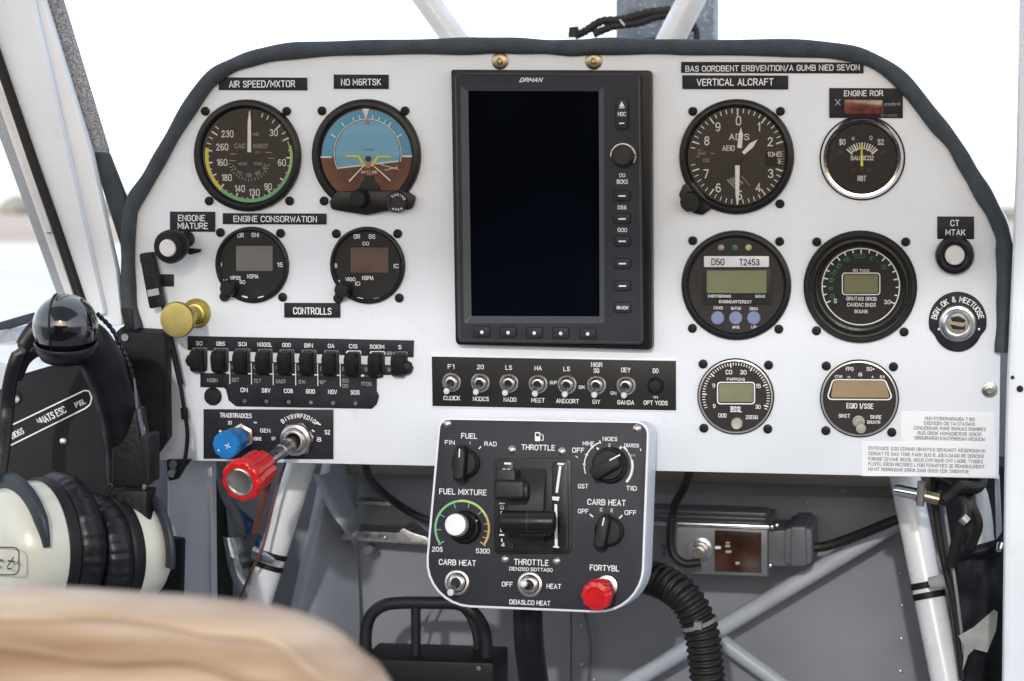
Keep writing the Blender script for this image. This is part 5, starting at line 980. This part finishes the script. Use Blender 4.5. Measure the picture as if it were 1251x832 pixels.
# red pull knob
c = BP(742, 716, .0012); q = BP(727.5, 728.5, .030); ax = (q-c).normalized(); Lk = (q-c).length
b = MB(); b.lathe(c, n_, [(14.5*kb, 0), (14.5*kb, .002), (13*kb, .004), (9*kb, .0045), (8.5*kb, .010)], 32); o = b.build('red_knob_collar', 'nickel', t)
b = MB(); b.lathe(c, ax, [(8*kb, .004), (9*kb, .010), (15*kb, .013), (16.5*kb, .016), (16.5*kb, Lk-.009), (18.5*kb, Lk-.007), (19.2*kb, Lk-.003), (17.5*kb, Lk), (12*kb, Lk+.001), (10.5*kb, Lk-.0004), (0, Lk-.0006)], 72, flute=(10, .08, 3)); b.build('red_knob', 'red_plastic', o, smooth=30)
# throttle slot with drum and levers
b = MB(); b.poly(rr(603, 560, 698, 677, 7), .0022, 0, BX); b.build('quadrant_bezel', 'bezel_black', t, bevel=.0006)
c1, c2 = BP(629, 618, -.012), BP(671, 619, -.012); dr = BX.x; Rd = .026; b = MB(); vs_ = []; NN = 22
for i in range(NN+1):
    a_ = R(-66+132*i/NN)
    for e_ in (c1, c2): vs_.append(e_+n_*(Rd*math.cos(a_)*.9)+BX.z*(Rd*1.38*math.sin(a_)))
b.add(vs_, [[2*i, 2*i+1, 2*i+3, 2*i+2] for i in range(NN)]+[[2*i for i in range(NN+1)], [2*i+1 for i in range(NN+1)]]); b.build('drum', 'bezel_satin', t, smooth=50)
for x0, x1 in ((606, 627), (674, 694)):
    b = MB(); b.poly(rr(x0, 563, x1, 674, 4), .0032, .001, BX); b.build('side_cheek', 'bezel_black', t, bevel=.0008)
b = MB()
b.line((684.5, 569), (680, 602), 3.2, .0036, BX); b.line((681, 566.5), (689, 567), 2.4, .0036, BX); b.poly([(674.5, 606.5), (683.5, 607), (682.5, 612), (674.5, 611)], .0038, .0034, BX)
b.line((679, 616), (679.5, 667), 3.4, .0036, BX); b.line((676, 668), (683, 668.5), 2, .0036, BX); b.line((613, 624.5), (612.5, 650), 2.6, .0036, BX)
b.line((616, 566), (624, 566.5), 2.4, .0036, BX); b.line((610, 615), (617, 615), 1.6, .0036, BX); b.line((610, 653.5), (616, 653.5), 2, .0036, BX); b.line((613, 658), (613, 662), 1.6, .0036, BX); tag(b.build('slot_scale', 'lettering_white', t), kind='stuff')
for s_, x, y, h, w_ in [('00', 618.5, 575.5, 6, 10), ('o', 614, 582.5, 2.4, 3), ('0', 613.5, 620, 4.5, 4), ('4', 614.5, 665.5, 5, 5)]: bt(s_, x, y, h, w_, d=.0037)
def lever(x0, y0, x1, y1, d0, d1, nm='throttle_lever', split=None):
    g0 = thing_part = MB(); g0.poly(rr(x0, y0, x1, y1, 5, 5), d1, d0, BX); o = g0.build(nm, 'bezel_black', t, bevel=.003, seg=4)
    if split: b = MB(); b.poly([(split-.5, y0+1), (split+.5, y0+1), (split+.5, y1-1), (split-.5, y1-1)], d1+.0002, d1-.001, BX); b.build('seam', 'gps_edge', o)
    return o
o = lever(603.5, 586, 640.5, 611, .020, .034)
b = MB(); b.poly(rr(607, 574, 629, 604, 3), .026, .004, BX); b.build('lever_arm', 'bezel_satin', o, bevel=.001)
b = MB(); b.lathe(BP(640.5, 598, .027), V((1, 0, 0)), [(.0048, -.001), (.0048, .0015), (.002, .0022), (0, .0022)], 16); b.build('bolt', 'steel', o)
b = MB(); b.tube([BP(613, 637, .030), BP(678, 637.5, .030)], 13*kb, 24); o = b.build('throttle_lever', 'bezel_black', t, bevel=.0015)
b = MB(); b.tube([BP(645.2, 637.2, .030), BP(646, 637.2, .030)], 13.2*kb, 24); b.build('seam', 'gps_edge', o); b = MB(); b.poly([(632, 628), (668, 628), (668, 656), (632, 656)], .026, .006, BX); b.build('lever_arm', 'bezel_black', o, bevel=.002)
# ================================================================== LEFT CONSOLE
t = thing('side_console', 'black vinyl side console with a white lettered band under the window at left', 'console', P(70, 560, .08))
LC = Frame(P(100, 520, .06), V((.45, -.9, .15)).normalized(), V((.9, .45, 0)).normalized(), V((0, 0, 1)))
b = MB(); b.poly([(-40, 495), (0, 476), (30, 456), (60, 447), (110, 436), (140, 450), (160, 600), (160, 760), (-40, 760)], 0, -.035, LC); b.build('console_side', 'black_vinyl', t, bevel=.006, seg=3)
b = MB(); b.line((-10, 531), (103, 477), 1.8, .0006, LC); b.line((-5, 553), (104, 499), 1.8, .0006, LC)
b.line((103, 477), (109, 478), 1.8, .0006, LC); b.line((109, 478), (112, 486), 1.8, .0006, LC); b.line((112, 486), (110, 494), 1.8, .0006, LC); b.line((110, 494), (104, 499), 1.8, .0006, LC); b.line((5, 533), (11, 530.5), 1.8, .0006, LC); b.line((3, 542), (10, 539), 2.4, .0006, LC); b.build('band_outline', 'lettering_white', t)
txt(t, 'BIO6S', 21, 529.5, 8, 17, .0007, -25, fr=LC); txt(t, 'NNATS ESC', 63, 508, 9.5, 38, .0007, -25, fr=LC, bold=.02); txt(t, 'P16L', 98, 492.5, 7, 14, .0007, -25, fr=LC)
b = MB(); b.lathe(LC.P(77, 539, 0), LC.n, [(.0032, 0), (.0026, .003), (0, .0036)], 12); b.build('stud', 'silver', t)
b = MB(); b.poly([(12, 480), (22, 476), (28, 482), (26, 492), (12, 496)], .001, -.01, LC); b.build('recess', 'rubber_black', t, bevel=.001); b = MB(); b.lathe(LC.P(19, 488, .001), LC.n, [(.0035, 0), (.003, .002), (0, .0026)], 14); b.build('stud', 'nickel', t)
t = thing('side_box', 'black vinyl covered box between the console and the left end of the panel', 'box', P(180, 500, .03))
f = [P(x, y, .014) for x, y in rpoly([(140, 405), (202, 409), (204, 540), (184, 568), (140, 600)], [4, 7, 5, 8, 2])]
b = MB(); b.prism(f, [p+V((0, .0125, .003)) for p in f]); b.build('box_body', 'black_vinyl', t, bevel=.003, seg=3)
b = MB(); disc(b, 153.5, 412, 4.5, .0145, .0165, seg=18); b.build('rivet', 'silver', t)
# console top ledge and sill
b = MB(); b.prism([P(-40, 410, .05), P(60, 392, -.1), P(150, 398, -.1), P(150, 430, .05), P(60, 450, .05), P(-40, 500, .06)], [p+V((0, 0, -.01)) for p in [P(-40, 410, .05), P(60, 392, -.1), P(150, 398, -.1), P(150, 430, .05), P(60, 450, .05), P(-40, 500, .06)]]); tag(b.build('window_sill', 'tube_paint', bevel=.002), 'pale window sill ledge behind the black ball grip', 'sill')
b = MB(); b.tube(spline([P(-30, 408, .0), P(5, 398, -.02), (P(40, 388, -.04)), P(60, 384, -.05)], 5), .004, 10, flat=.5); tag(b.build('sill_edge', 'slate_rubber'), 'dark edge of the sill at the far left', 'edge strip')
# ------------------------------------------------------------------ glossy ball grip
t = thing('ball_grip', 'glossy black ball of the stick grip, lit by small highlights, at left', 'grip', P(80, 400, .19)); k = PN.S(80, 400, .19); c = P(80, 399, .195)
b = MB(); NL, NM = 20, 36; prof = []
for i in range(NL+1):
    a_ = math.pi*i/NL; prof.append((39.5*k*abs(math.sin(a_))**.9 if 0 < i < NL else 0, 39*k*math.cos(a_)))
b.lathe(c, V((.1, -.25, 1)), prof, 40); b.build('ball', 'gloss_black', t, smooth=80)
b = MB(); pp = []
for i in range(25): a_ = R(-100+200*i/24); pp.append(c+V((-math.sin(R(8))*.004-.006+.004*math.cos(a_), -40.2*k*math.cos(a_)*.98, 39.8*k*math.sin(a_)*.98)))
b.tube(pp, .0009, 6); b.build('seam', 'rubber_black', t)
b = MB(); b.lathe(c+V((0, 0, -.013)), V((.1, -.25, 1)), [(14*k, -.011), (31*k, -.009), (36.5*k, -.003), (38.5*k, .001), (37*k, .003)], 40); b.build('grip_neck', 'black_leather', t, smooth=60)
# ------------------------------------------------------------------ headset
t = thing('headset', 'aviation headset with cream ear cups and black padded headband, hanging at the lower left', 'headset', P(90, 640, .18))
def hp(x, y, d): return P(x, y, d)
b = MB(); s1 = spline([hp(74, 408, .178), hp(97, 413, .175), hp(116, 429, .165), hp(131, 456, .152), hp(142, 487, .140), hp(149, 518, .130), hp(153, 550, .122), hp(156, 590, .12)], 10)
b.tube(s1, [.0160+.0003*math.sin(i*.5) for i in range(len(s1))], 26, flat=.75, ref=(0, 1, 0)); b.build('headband_pad', 'black_leather', t, smooth=70)
b = MB(); s2 = spline([hp(118, 383, .155), hp(135, 400, .154), hp(149, 424, .15), hp(159, 450, .147), hp(165, 478, .14)], 14); b.tube(s2, [.0017+.00035*math.sin(i*1.6) for i in range(len(s2))], 8); b.build('seam_piping', 'black_leather', t, smooth=70)
b = MB(); b.poly([(163, 462), (166, 500), (169, 498), (165, 462)], .15, .149); b.poly([(167, 500), (171, 499), (177, 532), (173, 533)], .143, .140); b.build('metal_slider', 'chrome', t)
b = MB(); b.poly([(136, 505), (166, 500), (180, 590), (176, 597), (136, 595)], .138, .118); b.build('band_end_cover', 'black_leather', t, bevel=.004, seg=3)
b = MB(); b.poly(rr(170, 532, 182.5, 592, 3), .15, .128); b.build('slider_block', 'rubber_black', t, bevel=.0015)
b = MB(); b.poly([(174, 590), (178, 590), (178, 606), (174, 606)], .14, .138); b.build('metal_slider', 'chrome', t)
b = MB(); s3 = spline([hp(66, 396, .16), hp(48, 402, .17), hp(32, 418, .175), hp(20, 440, .18), hp(12, 470, .18), hp(8, 505, .18), hp(4, 545, .19), hp(-2, 590, .2)], 10)
b.tube(s3, [.0105-.0052*min(1, i/26) for i in range(len(s3))], 18, flat=.6); b.build('headband_arm', 'black_leather', t, smooth=70)
b = MB(); s4 = spline([hp(60, 425, .165), hp(42, 428, .172), hp(28, 440, .175), hp(18, 462, .175)], 8); b.tube(s4, .0055, 12, flat=.5); b.build('headband_fold', 'black_leather', t, smooth=70)
b = MB(); b.tube([hp(18, 430, .20), hp(26, 425, .20)], [.004, .0045], 12); b.build('pivot', 'silver', t)
def cup(c, axv, r_, hh, seed):
    ax = V(axv).normalized()
    b = MB(); b.lathe(c, ax, [(r_*1.0, -.002), (r_*1.0, .004), (r_*.99, hh*.30), (r_*.955, hh*.52), (r_*.88, hh*.72), (r_*.72, hh*.88), (r_*.45, hh*.98), (r_*.2, hh*1.02), (0, hh*1.03)], 64); b.build('ear_cup', 'cup_cream', t, smooth=60)
    b = MB(); b.lathe(c, ax, [(r_*1.01, .001), (r_*1.045, -.002), (r_*1.045, -.007), (r_*1.0, -.009)], 64); b.build('cup_rim', 'rubber_black', t)
    prof = [(.97, -.008), (1.05, -.010), (1.09, -.016), (1.06, -.024), (.96, -.029), (.75, -.030), (.68, -.022)]; seg = 150; z = V((0, 0, 1)); z = (z-ax*z.dot(ax)).normalized(); x = z.cross(ax); vs_ = []; random.seed(seed)
    ph = [random.uniform(0, 6.3) for _ in range(8)]
    for (q_, h_) in prof:
        for i in range(seg):
            a_ = 2*math.pi*i/seg; wv = .012*math.sin(a_*31+ph[0]+2*math.sin(a_*3))+.008*math.sin(a_*47+ph[1]); vs_.append(c+ax*h_+(z*math.cos(a_)+x*math.sin(a_))*r_*(q_+wv*(1 if -.028 < h_ < -.012 else .25)))
    b = MB(); b.add(vs_, [[j*seg+i, j*seg+(i+1) % seg, (j+1)*seg+(i+1) % seg, (j+1)*seg+i] for j in range(len(prof)-1) for i in range(seg)]); b.build('ear_pad', 'black_leather', t, smooth=70)
AX = V((-.62, -.78, .04)).normalized(); kc = PN.S(50, 668, .19)
c = P(48, 666, .19); r_ = 78*kc; ax = AX; cup(c, ax, r_, .040, 3)
z = (V((0, 0, 1))-ax*ax.z).normalized(); x = z.cross(ax); side = x if x.x > 0 else -x; pp = []
for i in range(34):
    a_ = R(-75+156*i/33); pp.append(c+ax*(.0180+.003*math.cos(a_))+(z*math.cos(a_)+side*math.sin(a_))*r_*.985)
b = MB(); b.tube(pp, [.0082*(1 if i < 29 else 1-.10*(i-28)) for i in range(34)], 14, flat=.5, ref=ax); b.build('yoke', 'yoke_grey', t, smooth=70)
NCF = Frame(c+ax*.0405, ax, side, z)
b = MB(); o_ = rr(-30, 668, 24, 703, 8); i_ = rr(-28.5, 669.5, 22.5, 701.5, 7); n2 = len(o_); b.add([NCF.P(x_, y_, .0016) for x_, y_ in o_+i_], [[i, (i+1) % n2, n2+(i+1) % n2, n2+i] for i in range(n2)]); b.build('badge_outline', 'lettering_dark', t)
txt(t, 'ct', 6, 687, 17, 24, .0018, -6, 'lettering_dark', fr=NCF, it=.45, bold=.0)
c2_ = c-ax*.058+V((.004, 0, -.010)); r2_ = 67*kc; cup(c2_, -ax, r2_, .034, 9)
pp = []
for i in range(26):
    a_ = R(-40+140*i/25); pp.append(c2_-ax*(.020)+(z*math.cos(a_)+side*math.sin(a_))*r2_*1.06)
b = MB(); b.tube(pp, .0050, 12, flat=.6, ref=ax); b.build('yoke', 'yoke_grey', t, smooth=70)
b = MB(); b.poly([(142, 600), (180, 600), (178, 622), (184, 636), (130, 634), (140, 615)], .155, .135)
b.build('yoke_bracket', 'rubber_black', t, bevel=.002)
for i in range(6):
    b = MB(); disc(b, 147+(i % 3)*11, 610+(i//3)*10, 3, .155, .1562, seg=10); b.build('rivet', 'bezel_satin', t)
b = MB(); b.tube(spline([hp(128, 602, .15), hp(134, 592, .152), hp(138, 596, .152), hp(130, 606, .15), hp(124, 604, .15)], 6), .0009, 6); b.build('cable_loop', 'hose_black', t)
# black pouch beside far cup
b = MB(); b.poly(rpoly([(196, 656), (222, 659), (220, 740), (190, 740)], [4, 4, 2, 2]), .012, .002); tag(b.build('black_pouch', 'black_vinyl', bevel=.003), 'small black pouch with a stitched top edge just right of the headset', 'pouch')
# ================================================================== TAN SEAT BACK in the foreground
t = thing('pilot_seat', 'tan leather seat back top, blurred in the lower left foreground', 'seat', P(150, 780, .9))
DS = .86
oc_ = spline([P(x, y, DS) for x, y in [(-260, 722), (-120, 718), (0, 720), (110, 724), (200, 731), (280, 738), (340, 750), (385, 768), (425, 795), (455, 822), (476, 855), (490, 905), (498, 1000), (500, 1200)]], 8)
N_ = len(oc_); nrm = []
for i in range(N_):
    tt = (oc_[min(i+1, N_-1)]-oc_[max(i-1, 0)]).normalized(); nrm.append(V((-tt.z, 0, tt.x)).normalized())
RR = .030; vs_ = []; K1 = 14; K2 = 16
for i in range(N_):
    p, nn = oc_[i], nrm[i]
    for j in range(K1+1):                       # roll over the top, back to front
        a_ = R(180-180*j/K1); fold = 1+.10*math.sin(a_*11+.5*math.sin(i*.2))*(1-math.sin(a_)**6)+.010*math.sin(i*.45+a_*3); vs_.append(p-nn*RR+nn*RR*fold*math.sin(a_)-V((0, 1, 0))*(RR*1.5*math.cos(a_)))
    for j in range(1, K2+1):                    # front face running down/inwards with soft padding ribs
        s_ = j*.011; bul = .009*math.sin(j*.8+math.sin(i*.11)*.8)+.005*math.sin(i*.33+j*.5)
        vs_.append(p-nn*(RR+s_)+V((0, -RR*1.5*0-.0+(-.045)-bul-.0008*j*j*.3, 0))+V((0, 0, 0)))
W_ = K1+K2+1
# the roll ends at y = -RR*1.5 from the spine
b = MB(); b.add([V((v_.x, v_.y, v_.z)) for v_ in vs_], [[i*W_+j, i*W_+j+1, (i+1)*W_+j+1, (i+1)*W_+j] for i in range(N_-1) for j in range(W_-1)]); seat = b.build('cushion', 'tan_leather', t, smooth=80)
for off, dd in ((.002, .031), (.013, .044), (RR+.004, .047), (RR+.020, .052)):
    b = MB(); b.tube([oc_[i]-nrm[i]*(off+.0015*math.sin(i*.3+off*900))+V((0, -dd, 0)) for i in range(N_)], .0018, 8); b.build('piping', 'tan_seam' if off in (.013, RR+.020) else 'tan_leather', t, smooth=70)
# ================================================================== finish the aircraft: text, nose-up attitude
flush_text()
for o in list(sc.objects):
    if o.parent is None and o.type in ('MESH', 'EMPTY', 'CAMERA'):
        bpy.context.view_layer.update() if o.type == 'CAMERA' else None
        o.matrix_world = NOSEM @ (Matrix.LocRotScale(o.location, o.rotation_euler, o.scale))
# ================================================================== OUTSIDE: apron, field, far trees
GZ = -.75
def gsheet(nm, m, x0, y0, x1, y1, z): b = MB(); b.add([(x0, y0, z), (x1, y0, z), (x1, y1, z), (x0, y1, z)], [[0, 1, 2, 3]]); o = b.build(nm, m); tag(o, kind='structure'); return o
gsheet('ground', 'dry_field', -3000, -3000, 3000, 3000, GZ)
gsheet('apron', 'asphalt_apron', -400, -400, 400, 118, GZ+.02)
random.seed(5); b = MB()
for i in range(260):
    x = -520+i*4+random.uniform(-1.5, 1.5); y = 620+random.uniform(-15, 15); h = random.uniform(2.5, 6); r_ = random.uniform(2.5, 4.5)
    for q_ in range(3):
        b.lathe(V((x+random.uniform(-2, 2), y+random.uniform(-2, 2), GZ)), V((0, 0, 1)), [(r_*.7, 0), (r_, h*.35), (r_*.75, h*.75), (r_*.3, h*(1+random.uniform(-.2, .1))), (0, h*1.02)], 7)
tag(b.build('far_treeline', 'far_trees'), 'low hazy line of far trees on the horizon at the left edge', 'treeline', kind='stuff')
